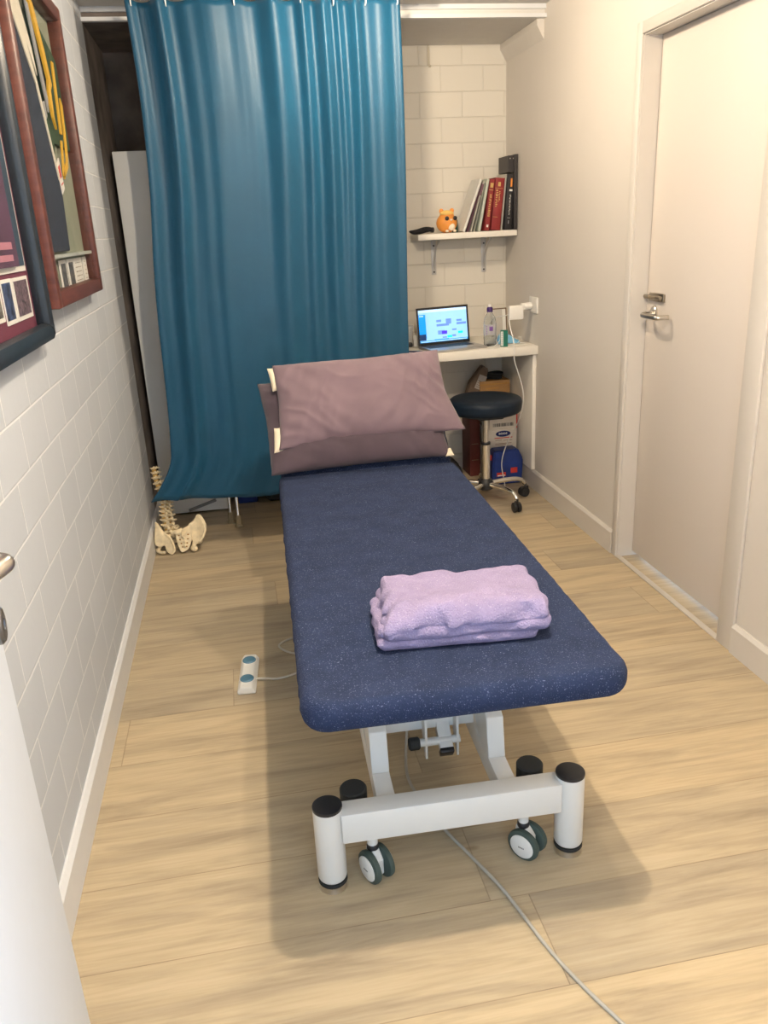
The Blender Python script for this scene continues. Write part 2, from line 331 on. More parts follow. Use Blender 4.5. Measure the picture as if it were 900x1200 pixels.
# ---------------- ceiling lamps (just above the frame) ----------------
M_lamp = mat('lamp_diffuser', (.9, .85, .75), .4, emit=LCOL, es=6)
for i, (lx, lyy, pw) in enumerate(LAMPS):
    t = thing('ceiling_lamp', ['round white ceiling lamp above the foot of the treatment table', 'round white ceiling lamp in front of the blue curtain'][i], 'ceiling lamp', (lx, lyy, CEIL-.012), 0, 'ceiling lamps')
    bm = BM(); lathe(bm, [(.055, .012), (.062, .010), (.062, .002), (.050, -.004), (.046, 0), (.046, .012)], (lx, lyy, CEIL-.012), caps=False); obj('housing', bm, M_white, t)
    bm = BM(); lathe(bm, [(.046, 0), (.046, .008)], (lx, lyy, CEIL-.012)); obj('diffuser', bm, M_lamp, t)
    L = bpy.data.lights.new('lamp_light', 'POINT'); L.energy = pw; L.color = LCOL; L.shadow_soft_size = .025
    lo = bpy.data.objects.new('lamp_light', L); COL.objects.link(lo); lo.location = (lx, lyy, CEIL-.055)

# ---------------- treatment table ----------------
TB = (.372, 1.29, 0); TR = -radians(1.9)
tb = thing('treatment_table', 'white height-adjustable treatment table fitted with a speckled navy terry cover', 'treatment table', TB, TR)
def T(x, y, z=0): return Vector((x, y, z))        # table-local: x across, y towards the head, z up
W2 = .330
def slab(bm, x0, x1, y0, y1, z0, z1, rc, re, front=True, back=True, nx=44, ny=90, amp=.0015, M=None, seed=0):
    """closed padded slab: rounded plan corners rc, rounded edges re"""
    def plan(u, v):   # u,v in -1..1, square to rounded rectangle by pulling the corners in
        hx, hy = (x1-x0)/2, (y1-y0)/2; X, Y = u*hx, v*hy
        ax, ay = hx-rc, hy-rc
        dx, dy = abs(X)-ax, abs(Y)-ay
        if dx > 0 and dy > 0 and ((v < 0 and front) or (v > 0 and back)):
            m = max(dx, dy); l = math.hypot(dx, dy); s = m/l
            X = math.copysign(ax+dx*s, X); Y = math.copysign(ay+dy*s, Y)
        return X+(x0+x1)/2, Y+(y0+y1)/2
    def depth(u, v):
        hx, hy = (x1-x0)/2, (y1-y0)/2; return min(hx*(1-abs(u)), hy*(1-abs(v)))
    def coords(n, h):
        a = []; k = 7
        for i in range(k): a.append(-1+(re/h)*(1-cos(i/k*pi/2)))
        for i in range(n+1): a.append(-1+re/h+(2-2*re/h)*i/n)
        for i in range(k): a.append(1-(re/h)*(1-cos((k-1-i)/k*pi/2)))
        return a
    us, vs = coords(nx, (x1-x0)/2), coords(ny, (y1-y0)/2)
    top, bot = {}, {}; zm = (z0+z1)/2; hh = (z1-z0)/2
    for i, u in enumerate(us):
        for j, v in enumerate(vs):
            X, Y = plan(u, v); d = depth(u, v); t = min(1, d/re); z = (1-(1-t)**2)**.5
            nzv = noise.noise(Vector((X*9+seed, Y*9, seed)))*amp*2+noise.noise(Vector((X*30, Y*30, seed+5)))*amp
            edge = (1-t)*amp*3*noise.noise(Vector((X*25, Y*25, seed+9)))
            top[i, j] = bm.verts.new((X+edge, Y+edge, zm+hh*z+nzv*min(1, t+.2)))
            if 0 < i < len(us)-1 and 0 < j < len(vs)-1: bot[i, j] = bm.verts.new((X, Y, zm-hh*z))
            else: bot[i, j] = top[i, j]
    for i in range(len(us)-1):
        for j in range(len(vs)-1):
            bm.faces.new((top[i, j], top[i+1, j], top[i+1, j+1], top[i, j+1]))
            q = [bot[i, j], bot[i, j+1], bot[i+1, j+1], bot[i+1, j]]
            if len(set(q)) == 4 and not all(top[a] is bot[a] for a in ((i, j), (i+1, j), (i+1, j+1), (i, j+1))): bm.faces.new(q)
    if M: bm.transform(M)
    return bm
ZT = .630
cush = slab(BM(), -W2, W2, 0, 1.545, ZT-.066, ZT, .055, .022, back=False, seed=3)
obj('leg_section_cushion', cush, M_navy, tb, world=False, ang=60)
# raised head section
Mh = Matrix.Translation((0, 1.56, ZT-.035)) @ Matrix.Rotation(radians(48), 4, 'X')
head = slab(BM(), -W2+.01, W2-.01, .0, .47, -.03, .03, .05, .022, front=False, ny=40, M=Mh, seed=8)
obj('head_section_cushion', head, M_navy, tb, world=False, ang=60)
for s in (-1, 1):
    bm = BM(); box(bm, (s*.24-.018, .02, -.062), (s*.24+.018, .44, -.03), Mh, bev=.003); obj('head_section_frame', bm, M_white, tb, world=False)
bm = BM()
for s in (-1, 1): box(bm, (s*.22-.02, .12, ZT-.106), (s*.22+.02, 1.52, ZT-.066), bev=.003)
for y in (.14, .80, 1.48): box(bm, (-.24, y, ZT-.106), (.24, y+.04, ZT-.068), bev=.003)
obj('top_frame', bm, M_white, tb, world=False)
# base: two cross beams with round feet, joined by two rails
BY0, BY1 = .225, 1.45
for by in (BY0, BY1):
    bm = BM(); box(bm, (-.262, by-.027, .134), (.262, by+.027, .214), bev=.004); obj('cross_beam', bm, M_white, tb, world=False)
    for s in (-1, 1):
        bm = BM(); lathe(bm, [(.033, .030), (.0345, .034), (.0345, .222), (.033, .223)], (s*.290, by, 0), seg=36)
        f = obj('foot_post', bm, M_white, tb, world=False)
        bm = BM(); lathe(bm, [(.0345, .222), (.0350, .224), (.0345, .229), (.030, .231)], (s*.290, by, 0), seg=36); obj('end_cap', bm, M_blackp, f, world=False)
        bm = BM(); lathe(bm, [(.034, 0), (.034, .006), (.0335, .008), (.0335, .016), (.030, .017), (.030, .03)], (s*.290, by, 0), seg=36)
        obj('levelling_foot', [(bm, M_steel), (lathe(BM(), [(.0345, .018), (.0345, .026)], (s*.290, by, 0), seg=36), M_blackr)], None, f, world=False)
for s in (-1, 1):
    bm = BM(); box(bm, (s*.148-.022, BY0+.027, .135), (s*.148+.022, BY1-.027, .195), bev=.003); obj('base_rail', bm, M_white, tb, world=False)
    # lift arm rising away from the foot end
    bm = BM(); prism(bm, [(.355, .195), (.375, .30), (.90, .565), (.98, .565), (.43, .19)], s*.148-.022, s*.148+.022, 0)
    obj('lift_arm', bm, M_white, tb, world=False, smooth=False, bev=.003)
for q in ((.50, .54, .205, .255), (1.0, 1.04, .50, .54)):
    bm = BM(); box(bm, (-.126, q[0], q[2]), (.126, q[1], q[3]), bev=.003); obj('lift_crossbar', bm, M_white, tb, world=False)
for px in (-.012, .072):
    bm = BM(); prism(bm, [(.46, .14), (.475, .14), (.53, .24), (.53, .30), (.46, .30)], px-.003, px+.003, 0); obj('bracket_plate', bm, M_white, tb, world=False, smooth=False)
bm = BM(); box(bm, (-.0175, -.016, 0), (.0175, .016, .55), Matrix.Translation((.040, .455, .165)) @ Matrix.Rotation(radians(-52), 4, 'X'), bev=.002)
act = obj('actuator_tube', bm, M_white, tb, world=False)
bm = BM(); box(bm, (-.0185, -.017, -.012), (.0185, .017, .002), Matrix.Translation((.040, .455, .165)) @ Matrix.Rotation(radians(-52), 4, 'X'), bev=.003); obj('end_cap', bm, M_blackp, act, world=False)
bm = BM(); cyl(bm, (-.045, .47, .185), (.08, .47, .185), .011, bev=.001); pv = obj('pivot_pin', bm, M_white, tb, world=False)
bm = BM(); cyl(bm, (-.058, .47, .185), (-.028, .47, .185), .017, bev=.004); obj('knob', bm, M_blackr, pv, world=False)
bm = BM(); box(bm, (-.06, .62, .26), (.06, .86, .36), Matrix.Identity(4), bev=.02); cyl(bm, (0, .86, .31), (0, 1.30, .50), .022); cyl(bm, (0, .50, .24), (0, .63, .29), .02); obj('lift_motor', bm, M_blackp, tb, world=False)
# casters: twin wheel, white hub, stem; and their black brake drums behind the beam
def caster(x, y, yaw, seen):
    C = Matrix.Translation((x, y, 0)) @ Matrix.Rotation(yaw, 4, 'Z')
    def P(a, b, c): return C @ Vector((a, b, c))
    ax = (C.to_3x3() @ Vector((1, 0, 0)))
    bm = BM(); cyl(bm, P(0, .0, .085), P(0, .0, .150), .0125, bev=.001)
    bm2 = BM(); lathe(bm2, [(.013, 0), (.015, .004), (.015, .012), (.013, .016)], P(0, 0, .078))
    c = obj('caster', [(bm, M_white), (bm2, M_blackp)], None, tb, world=False)
    bm = BM(); prism(bm, [(-.030, .018), (.004, .012), (.020, .05), (.016, .082), (-.012, .084), (-.030, .06)], -.010, .010, 0); bm.transform(C); obj('hood', bm, M_white, c, world=False, bev=.004)
    for s in (-1, 1):
        bm = BM(); lathe(bm, [(.032, .0), (.040, .003), (.0415, .009), (.040, .015), (.031, .018)], P(s*.010, -.012, .0415), ax*s, 36); w = obj('wheel', bm, M_greenr, c, world=False)
        bm = BM(); lathe(bm, [(.031, .0), (.031, .002), (.026, .0045), (.0, .0055)], P(s*.0275, -.012, .0415), ax*s, 32)
        mk = BM()
        for q in (-.007, -.003, .001, .005): box(mk, (.0329, q-.0015, .040), (.0334, q+.0010, .0435)) 
        for v in mk.verts: v.co.x = (v.co.x)*s; 
        mk.transform(C @ Matrix.Translation((0, -.012, 0)))
        obj('wheel_disc', [(bm, M_white), (mk, M_blackp)], None, w, world=False)
caster(-.190, BY0+.012, radians(28), 1); caster(.180, BY0+.012, radians(42), 1)
caster(-.190, BY1-.012, radians(160), 0); caster(.185, BY1-.012, radians(200), 0)
for x in (-.222, .218):
    for y in (BY0+.085, BY1-.085):
        bm = BM(); lathe(bm, [(.030, 0), (.033, .004), (.033, .056), (.030, .060), (.018, .061)], (x, y, .142), seg=32); box(bm, (x-.01, min(y, y+(BY0-y)*.5) if y < 1 else y, .15), (x+.01, y if y < 1 else y+.06, .17)); obj('brake_drum', bm, M_blackr, tb, world=False)

# power cable from the table along the floor
bm = BM(); tube(bm, [(.42, 2.10, .30), (.385, 2.04, .10), (.362, 1.98, .008), (.343, 1.87, .005), (.352, 1.78, .005), (.389, 1.641, .005), (.430, 1.53, .005), (.473, 1.41, .005), (.513, 1.244, .005), (.548, 1.14, .005), (.600, 1.02, .005), (.66, .88, .005)], .0042, 10)
tag(obj('power_cable', bm, mat('grey_cable', (.40, .38, .33), .5)), 'grey power cable running from under the treatment table across the floor towards the viewer', 'cable')
# foot remote with its curly lead
fr = thing('remote_control', 'white hand control with two round blue buttons lying on the floor left of the table', 'remote control', (-.084, 2.535, 0), radians(-5))
bm = BM(); prism(bm, [(-.031, .0), (.031, .0), (.031, .012), (.020, .027), (-.020, .027), (-.031, .012)], -.115, .115, 1)
obj('housing', bm, M_white, fr, world=False, smooth=False, bev=.005)
for y in (-.058, .068):
    bm = BM(); lathe(bm, [(.024, .026), (.024, .030), (.020, .034), (.0, .035)], (0, y, 0), seg=30); bm2 = BM(); lathe(bm2, [(.026, .0255), (.026, .028)], (0, y, 0), seg=30)
    obj('button', [(bm, mat('blue_grey_button', (.07, .17, .25), .4)), (bm2, M_wplas)], None, fr, world=False)
bm = BM(); tube(bm, [(.028, -.035, .012), (.06, -.036, .010), (.10, -.036, .005), (.15, -.02, .005), (.20, .02, .005), (.23, .06, .005), (.19, .11, .005), (.13, .15, .005), (.10, .20, .005), (.13, .24, .005), (.20, .27, .005), (.28, .27, .02), (.38, .10, .20)], .0038, 8)
obj('lead', bm, mat('pale_lead', (.50, .47, .40), .5), fr, world=False)

# ---------------- pillows ----------------
def pillow(w_top, w_bot, h, t, seed, wr=.012, flare=(0, 0)):
    """local: x across, y up the pillow, z out of its face"""
    bm = BM(); nx, ny = 90, 60; F, B = {}, {}
    for i in range(nx+1):
        for j in range(ny+1):
            u, v = -1+2*i/nx, -1+2*j/ny
            w = w_bot+(w_top-w_bot)*(v+1)/2
            sx = 1-.035*(1-v*v)**1.0*abs(u)**3; sy = 1-.05*(1-u*u)*abs(v)**3
            X = u*w/2*sx; Y = v*h/2*sy
            if v < 0 and u > .75: X += flare[0]*(u-.75)*4*(-v)
            if v < 0 and u < -.75: X -= flare[1]*(-u-.75)*4*(-v)
            prof = (max(0, 1-abs(u)**4.0)**.6)*(max(0, 1-abs(v)**3.0)**.6)
            p = Vector((X*5+seed, Y*5, seed*1.7))
            # soft crumples: ridges running diagonally towards the corners
            q = noise.noise(Vector((X*3+seed, Y*3, 1)))
            r1 = noise.noise(Vector(((X+Y*1.6)*9+q*4, (X-Y)*5, seed)))
            r2 = noise.noise(Vector(((X-Y*.6)*26+q*4, (X+Y)*5, seed+4)))
            cr = wr*(1-abs(r1)*2.2)*.6+wr*.45*r2+wr*1.2*q
            F[i, j] = bm.verts.new((X+.004*r2, Y+.004*r1, t*.55*prof+cr*min(1, prof*2)))
            if 0 < i < nx and 0 < j < ny: B[i, j] = bm.verts.new((X, Y, -t*.45*prof))
            else: B[i, j] = F[i, j]
    for i in range(nx):
        for j in range(ny):
            bm.faces.new((F[i, j], F[i+1, j], F[i+1, j+1], F[i, j+1]))
            q = [B[i, j], B[i, j+1], B[i+1, j+1], B[i+1, j]]
            if any(F[a] is not B[a] for a in ((i, j), (i+1, j), (i+1, j+1), (i, j+1))): bm.faces.new(q)
    return bm
def lean(p_bot, p_top):
    """frame with y from bottom point to top point, x to the right"""
    a, b = Vector(p_bot), Vector(p_top); y = (b-a).normalized(); x = Vector((1, -.02, 0)); x = (x-y*x.dot(y)).normalized(); z = x.cross(y)
    c = (a+b)/2; return Matrix(((x.x, y.x, z.x, c.x), (x.y, y.y, z.y, c.y), (x.z, y.z, z.z, c.z), (0, 0, 0, 1))), (b-a).length
Mp, hp = lean((.438, 2.825, .738), (.433, 3.04, 1.005))
p1 = thing('pillow', 'light mauve upper pillow with a cream insert showing, leaning on the raised table head', 'pillow', (.435, 2.9, .70), 0, 'pillows on the treatment table')
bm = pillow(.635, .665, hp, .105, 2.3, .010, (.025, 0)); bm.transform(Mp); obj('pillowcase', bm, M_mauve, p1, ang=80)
for ys in (1, -1):
    bm = pillow(.05 if ys > 0 else .035, .035 if ys > 0 else .06, .10, .022, 4, .002); bm.transform(Mp @ Matrix.Translation((-.310-(0 if ys > 0 else .012), ys*(hp/2-.048)-.004, -.012))); obj('insert_corner', bm, M_cream, p1, ang=80, label='cream pillow insert poking out of the case')
Mp2, hp2 = lean((.400, 2.800, .650), (.395, 3.10, .930))
p2 = thing('pillow', 'dark dusky mauve lower pillow squashed behind and beneath the lighter one', 'pillow', (.41, 2.9, .64), 0, 'pillows on the treatment table')
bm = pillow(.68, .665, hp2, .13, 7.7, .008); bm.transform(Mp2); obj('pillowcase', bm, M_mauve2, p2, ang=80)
bm = pillow(.012, .035, .03, .01, 3, .001); bm.transform(Matrix.Translation((.728, 2.805, .668)) @ Matrix.Rotation(radians(60), 4, 'X')); obj('insert_corner', bm, M_cream, p2, ang=80, label='cream corner of the insert')

# ---------------- lilac towel ----------------
Mt = Matrix.Translation((.412, 1.555, ZT-.002)) @ Matrix.Rotation(radians(-5), 4, 'Z') @ Matrix.Diagonal((.895, .98, .95, 1))
def layer(x0, x1, y0, y1, z0, z1, seed, amp=.003, sag=0):
    b = slab(BM(), x0, x1, y0, y1, z0, z1, .018, (z1-z0)*.48, nx=60, ny=30, amp=amp, seed=seed)
    for v in b.verts:
        v.co.z += .005*noise.noise(Vector((v.co.x*8+seed, v.co.y*8, 0)))*(v.co.z/.05)
        v.co.y += .006*noise.noise(Vector((v.co.x*7+seed, 3, seed))); v.co.x += .004*noise.noise(Vector((seed, v.co.y*14, v.co.z*30)))
        if sag and v.co.y < y0+.05: v.co.z -= sag*(1-(v.co.y-y0)/.05)**2
    return b
bm = BM()
merge(bm, layer(-.205, .176, -.104, .102, .002, .034, 1)); merge(bm, layer(-.208, -.02, -.096, .080, .030, .058, 3))
merge(bm, layer(-.190, .206, -.110, .104, .030, .072, 5, .005, .008)); merge(bm, layer(-.180, .204, -.108, .108, .052, .097, 9, .006, .012))
bm.transform(Mt); tw = obj('towel', bm, M_lilac, ang=70); tag(tw, 'folded lilac terry towel lying near the foot of the navy treatment table', 'towel')

# ---------------- curtain ----------------
def curtain():
    bm = BM(); nu, nv = 300, 90; zt, yb = 2.375, 3.875; G = {}
    ridges = [(.01, .020, .5), (.115, .020, 1.0), (.20, .03, .25), (.29, .055, .65), (.40, .035, .35), (.52, .035, .95), (.63, .018, .55), (.705, .020, .8), (.76, .014, .45), (.825, .018, .8), (.92, .035, .5), (.99, .015, .35)]
    for i in range(nu+1):
        u = i/nu
        for j in range(nv+1):
            v = j/nv     # 0 top, 1 bottom
            xl = -.305-.10*max(0, v-.35)**1.2*1.6-.10*max(0, (v-.90)/.1)**1.5+.012*sin(v*9)
            xr = .825-.015*v+.006*sin(v*7)
            f = 0; g = 0
            for k, (c, s, a) in enumerate(ridges):
                cc = c+.012*sin(v*3+k*1.7)*v; ss = s*(1+.7*v); f += a*(1-.35*v)*exp(-((u-cc)/ss)**2/1.4)
            fine = noise.noise(Vector((u*26, v*1.2, 3)))*.25+noise.noise(Vector((u*9, v*1.6, 8)))*.5*v
            y = yb-(.060*f*(1-.25*v)+.018*fine)+.05*max(0, v-.9)*(1 if u > .1 else -1)
            hem = .245+.012*sin(u*11)+.012*exp(-(u/.05)**2)+.010*noise.noise(Vector((u*7, 0, 0)))
            top = zt-.012*abs(sin(u*8*pi))**1.5
            z = top+(hem-top)*v
            # diagonal drag lines near the lower left
            y += .012*noise.noise(Vector((u*14+v*5, v*3, 5)))*max(0, v-.5)
            G[i, j] = bm.verts.new((xl+(xr-xl)*u, y, z))
    for i in range(nu):
        for j in range(nv): bm.faces.new((G[i, j], G[i, j+1], G[i+1, j+1], G[i+1, j]))
    return bm
M_curt = mat('teal_satin', (.001, .058, .120), .48, nz=.06, nscale=5, bump=.10, bscale=700, sheen=.05)
ct = thing('curtain', 'teal blue satin curtain hanging on hooks in front of the alcove', 'curtain', (.25, 3.87, .245))
c = obj('curtain_cloth', curtain(), M_curt, ct, ang=80)
sm = c.modifiers.new('thick', 'SOLIDIFY'); sm.thickness = .003
for k in range(9):
    x = -.28+k*.1365; bm = BM()
    tube(bm, [(x, 3.862, 2.345), (x, 3.845, 2.352), (x, 3.848, 2.378), (x, 3.868, 2.398), (x, 3.885, 2.385)], .0028, 8, 5); obj('curtain_hook', bm, M_wplas, ct)
t = thing('curtain_rail', 'white curtain rail fixed along the ceiling above the blue curtain', 'curtain rail', (.25, 3.87, 2.40))
bm = BM(); box(bm, (-.45, 3.86, 2.394), (.90, 3.89, 2.420), bev=.003); obj('rail', bm, M_white, t)
bm = BM(); box(bm, (.90, 3.858, 2.392), (.915, 3.892, 2.420), bev=.003); obj('end_stop', bm, M_wplas, t)

# ---------------- behind the curtain ----------------
cb = thing('cupboard', 'tall white cupboard standing behind the curtain in the dark left corner', 'cupboard', (-.32, 4.56, 0))
M_cup = mat('off_white_laminate', (.80, .80, .77), .5, nz=.01)
bm = BM(); box(bm, (-.498, 4.41, .004), (-.135, 4.78, 1.865), bev=.002); obj('body', bm, M_cup, cb)
bm = BM(); box(bm, (-.498, 4.39, .012), (-.135, 4.408, 1.862), bev=.002); obj('cupboard_door', bm, M_cup, cb)
bm = BM(); box(bm, (-.08, -.006, -.008), (.08, .006, .008), Matrix.Translation((-.287, 4.383, .048)) @ Matrix.Rotation(radians(-17), 4, 'Y'), bev=.003); obj('handle_bar', bm, mat('grey_strip', (.22, .22, .22), .5), cb)
def crutch(x, y, tx, ty, label):
    t = thing('crutch', label, 'crutch', (x, y, 0), 0, 'crutches behind the curtain')
    p = Vector((x, y, 0)); q = Vector((tx, ty, .95)); d = (q-p).normalized()
    bm = BM(); cyl(bm, p+d*.03, p+d*.55, .009, bev=.001); cyl(bm, p+d*.5, q, .011, bev=.001); obj('shaft', bm, mat('polished_aluminium', (.72, .68, .62), .25, 1), t)
    bm = BM(); lathe(bm, [(.021, 0.0), (.021, .010), (.016, .014), (.0135, .055), (.012, .06)], p+Vector((0, 0, .0)), d, 24); obj('rubber_tip', bm, mat('tan_rubber', (.34, .27, .16), .7), t)
    bm = BM(); cyl(bm, q-d*.2, q-d*.2+Vector((0, -.10, .01)), .014, bev=.004); obj('hand_grip', bm, M_blackr, t)
    bm = BM(); lathe(bm, [(.045, -.05), (.047, .05)], q, d, 24, caps=False); bmesh.ops.delete(bm, geom=[f for f in bm.faces if f.calc_center_median().y < q.y-.02], context='FACES')
    o = obj('arm_cuff', bm, M_blackp, t); s = o.modifiers.new('t', 'SOLIDIFY'); s.thickness = .004
crutch(-.134, 4.17, -.13, 4.33, 'left one of two aluminium crutches whose rubber tips show under the curtain')
crutch(-.094, 4.10, -.09, 4.33, 'right one of two aluminium crutches whose rubber tips show under the curtain')
bm = BM(); box(bm, (-.10, 4.48, 0), (.02, 4.70, .34), bev=.012); lidb = BM(); box(lidb, (-.105, 4.475, .34), (.025, 4.705, .37), bev=.01)
tag(obj('storage_tub', [(bm, M_blue), (lidb, M_blue)], None), 'blue plastic tub on the floor right of the crutches behind the curtain', 'tub')
bm = BM()
b2 = slab(BM(), .04, .46, 4.42, 4.68, .0, .26, .05, .07, nx=40, ny=24, amp=.006, seed=4); merge(bm, b2)
bg_ = thing('duffel_bag', 'dark patterned duffel bag on the floor behind the curtain and table', 'bag', (.25, 4.55, 0))
obj('bag_body', bm, mat('dark_patterned_canvas', (.03, .032, .03), .9, nz=.6, nscale=60, bump=.3, bscale=60), bg_, ang=60)
bm = BM(); tube(bm, [(.14, 4.44, .15), (.14, 4.43, .27), (.18, 4.45, .33), (.32, 4.45, .33), (.36, 4.43, .27), (.36, 4.44, .15)], .008, 8); obj('handle', bm, M_blackr, bg_)

# spine and pelvis model
sp = thing('spine_model', 'bone-coloured plastic spine and pelvis model leaning in the corner by the brick wall', 'anatomical model', (-.385, 3.86, 0))
axis = smooth_path([(-.418, 3.885, .070), (-.434, 3.90, .092), (-.4418, 3.93, .128), (-.4452, 3.95, .165), (-.4440, 3.96, .200), (-.4420, 3.97, .235), (-.458, 3.98, .285), (-.470, 3.99, .335), (-.476, 4.01, .385)], 10)
def along(s):
    k = s*(len(axis)-1); i = min(int(k), len(axis)-2); p = axis[i].lerp(axis[i+1], k-i); return p, (axis[i+1]-axis[i]).normalized()
nV = 15; pos = [0]
for k in range(nV-1): pos.append(pos[-1]+1-.42*k/(nV-1))
pos = [q/pos[-1] for q in pos]
for k in range(nV):
    s = pos[k]; p, d = along(s); sc = 1.0-.50*(k/(nV-1)); hgt = .0105*sc+.0005
    back = Vector((.62, -.70, .30)); back = (back-d*back.dot(d)).normalized(); side = d.cross(back).normalized()
    bm = BM(); lathe(bm, [(.021*sc, -hgt), (.0265*sc, -hgt*.8), (.0225*sc, 0), (.0265*sc, hgt*.8), (.021*sc, hgt)], p, d, 20)
    # arch, spinous process and the two transverse processes
    tube(bm, [p+back*.016*sc, p+back*.036*sc-d*.002, p+back*.058*sc-d*.008*sc], .006*sc, 8, 4, rad=lambda t, sc=sc: sc*(.0095-.0035*t))
    for q in (-1, 1): tube(bm, [p+side*q*.012*sc+back*.010, p+side*q*.036*sc+back*.018*sc, p+side*q*.052*sc+back*.020*sc+d*.003], .005*sc, 8, 4, rad=lambda t, sc=sc: sc*(.0085-.0035*t))
    for q in (-1, 1): ball(bm, p+side*q*.016*sc+back*.032*sc+d*.008*sc, .0095*sc, u=10, v=8)
    ve = obj('vertebra', bm, M_bone, sp, ang=50)
    if k < nV-1:
        p2_, d2 = along((s+pos[k+1])/2); bm = BM(); lathe(bm, [(.021*sc, -.004), (.022*sc, 0), (.021*sc, .004)], p2_, d2, 14); obj('disc', bm, M_disc, ve)
def bone(name, pts, y, th, bend, extra=None, vox=.0028, it=6):
    """flat-ish bone from its outline (x, z), curved in depth by bend(x, z), rounded by remeshing"""
    bm = BM(); P = [(p.x, p.y) for p in smooth_path([(a_, c_, 0) for a_, c_ in pts+pts[:1]], 4)][:-1]
    prism(bm, P, y, y+th, 1); bmesh.ops.triangulate(bm, faces=bm.faces[:])
    for _ in range(3): bmesh.ops.subdivide_edges(bm, edges=[e for e in bm.edges if e.calc_length() > .012], cuts=1); bmesh.ops.triangulate(bm, faces=bm.faces[:])
    for v in bm.verts: v.co.y += bend(v.co.x, v.co.z); v.co.z += .014
    if extra: extra(bm)
    for v in bm.verts: v.co.z = max(v.co.z, .001); v.co.x = max(v.co.x, XL+.018)
    o = obj(name, bm, M_bone, sp, ang=180)
    m = o.modifiers.new('round', 'REMESH'); m.mode = 'VOXEL'; m.voxel_size = vox; m.use_smooth_shade = True
    m = o.modifiers.new('soft', 'SMOOTH'); m.iterations = it; m.factor = .5
    return o
def r_extra(bm):
    tube(bm, [(-.330, 3.845, .128), (-.300, 3.850, .143), (-.282, 3.860, .168), (-.262, 3.845, .152), (-.252, 3.825, .115), (-.262, 3.81, .082), (-.285, 3.80, .052)], .007, 10, 6)
    ball(bm, (-.315, 3.80, .020), .018, (1, .9, .9))
    tube(bm, [(-.300, 3.83, .040), (-.285, 3.87, .030), (-.305, 3.91, .022), (-.345, 3.93, .020)], .011, 10, 6)
def l_extra(bm):
    tube(bm, [(-.489, 3.865, .152), (-.474, 3.85, .136), (-.455, 3.835, .105), (-.428, 3.81, .092), (-.412, 3.795, .060), (-.408, 3.79, .026), (-.422, 3.79, .008)], .006, 10, 6)
    tube(bm, [(-.475, 3.83, .040), (-.490, 3.83, .020), (-.500, 3.84, .018), (-.478, 3.815, .012), (-.455, 3.80, .014)], .009, 10, 6)
    tube(bm, [(-.485, 3.86, .035), (-.455, 3.91, .022), (-.40, 3.935, .020), (-.345, 3.93, .020)], .010, 10, 6)
bone('hip_bone', [(-.3647, .1100), (-.3232, .1201), (-.2927, .1345), (-.2819, .1556), (-.2653, .1403), (-.2532, .1031), (-.259, .0722), (-.2837, .0388), (-.3054, .0141), (-.3102, -.0050), (-.3271, -.0060), (-.3336, .0038), (-.3221, .0298), (-.3339, .0674), (-.3663, .0712)], 3.80, .011, lambda x, z: .045*(1-((x+.30)/.06)**2)*(.5+z*4)*.8, r_extra)
bone('hip_bone', [(-.4877, .139), (-.4736, .124), (-.4606, .1002), (-.451, .0812), (-.4269, .0783), (-.4102, .0493), (-.4068, .0127), (-.4184, -.009), (-.4306, -.0080), (-.4484, .0086), (-.4535, .0319), (-.4789, .0259), (-.5001, .0421), (-.497, .0866)], 3.79, .011, lambda x, z: .30*(z)+.25*max(0, -.43-x), l_extra)
def s_extra(bm):
    ball(bm, (-.372, 3.835, .100), .030, (1.25, .8, .55)); ball(bm, (-.405, 3.86, .085), .020)
    for zz in (.082, .062, .042): ball(bm, (-.358, 3.788+(zz-.04)*.3, zz), .009, (.7, .8, 1), u=10, v=8)
bone('sacrum', [(-.3950, .0880), (-.3600, .0930), (-.3232, .0800), (-.3225, .0504), (-.3396, .0118), (-.3618, -.0013), (-.3783, -.0016), (-.3875, .0222), (-.397, .0593)], 3.785, .024, lambda x, z: .35*z+.12*abs(x+.36), s_extra, it=3)
M_pit = mat('amber_recess', (.36, .19, .05), .7)
for zz, w_ in ((.090, .022), (.070, .019), (.052, .014), (.036, .009)):
    for q in (-1, 1):
        bm = BM(); ball(bm, (-.359+q*w_, 3.786+(zz-.014)*.35+.12*w_, zz), .0048, (1, .8, .8), u=10, v=8); obj('recess', bm, M_pit, sp, label='amber hole of the sacrum')

# ---------------- wall frames (left wall) ----------------
def Y(y, z, x): return (x, y, z)
def wbox(bm, y0, y1, z0, z1, x0, x1, bev=0, M=None): return box(bm, (x0, y0, z0), (x1, y1, z1), M, bev=bev)
def frame(name, label, y0, y1, z0, z1, wd, dp, m, rnd, back):
    t = thing(name, label, 'picture frame', (XL, (y0+y1)/2, z0))
    bm = BM(); x0, x1 = XL+.002, XL+dp
    wbox(bm, y0+.001, y1-.001, z0, z0+wd, x0, x1-.0008, rnd); wbox(bm, y0+.001, y1-.001, z1-wd, z1, x0, x1-.0008, rnd); wbox(bm, y0, y0+wd, z0, z1, x0, x1, rnd); wbox(bm, y1-wd, y1, z0, z1, x0, x1, rnd)
    obj('frame_moulding', bm, m, t)
    bm = BM(); wbox(bm, y0+wd*.6, y1-wd*.6, z0+wd*.6, z1-wd*.6, x0, x0+.006); obj('backing_board', bm, back, t)
    bm = BM(); wbox(bm, y0+wd*.8, y1-wd*.8, z0+wd*.8, z1-wd*.8, x1-.012, x1-.0095); obj('glass_pane', bm, M_glassy, t)
    return t
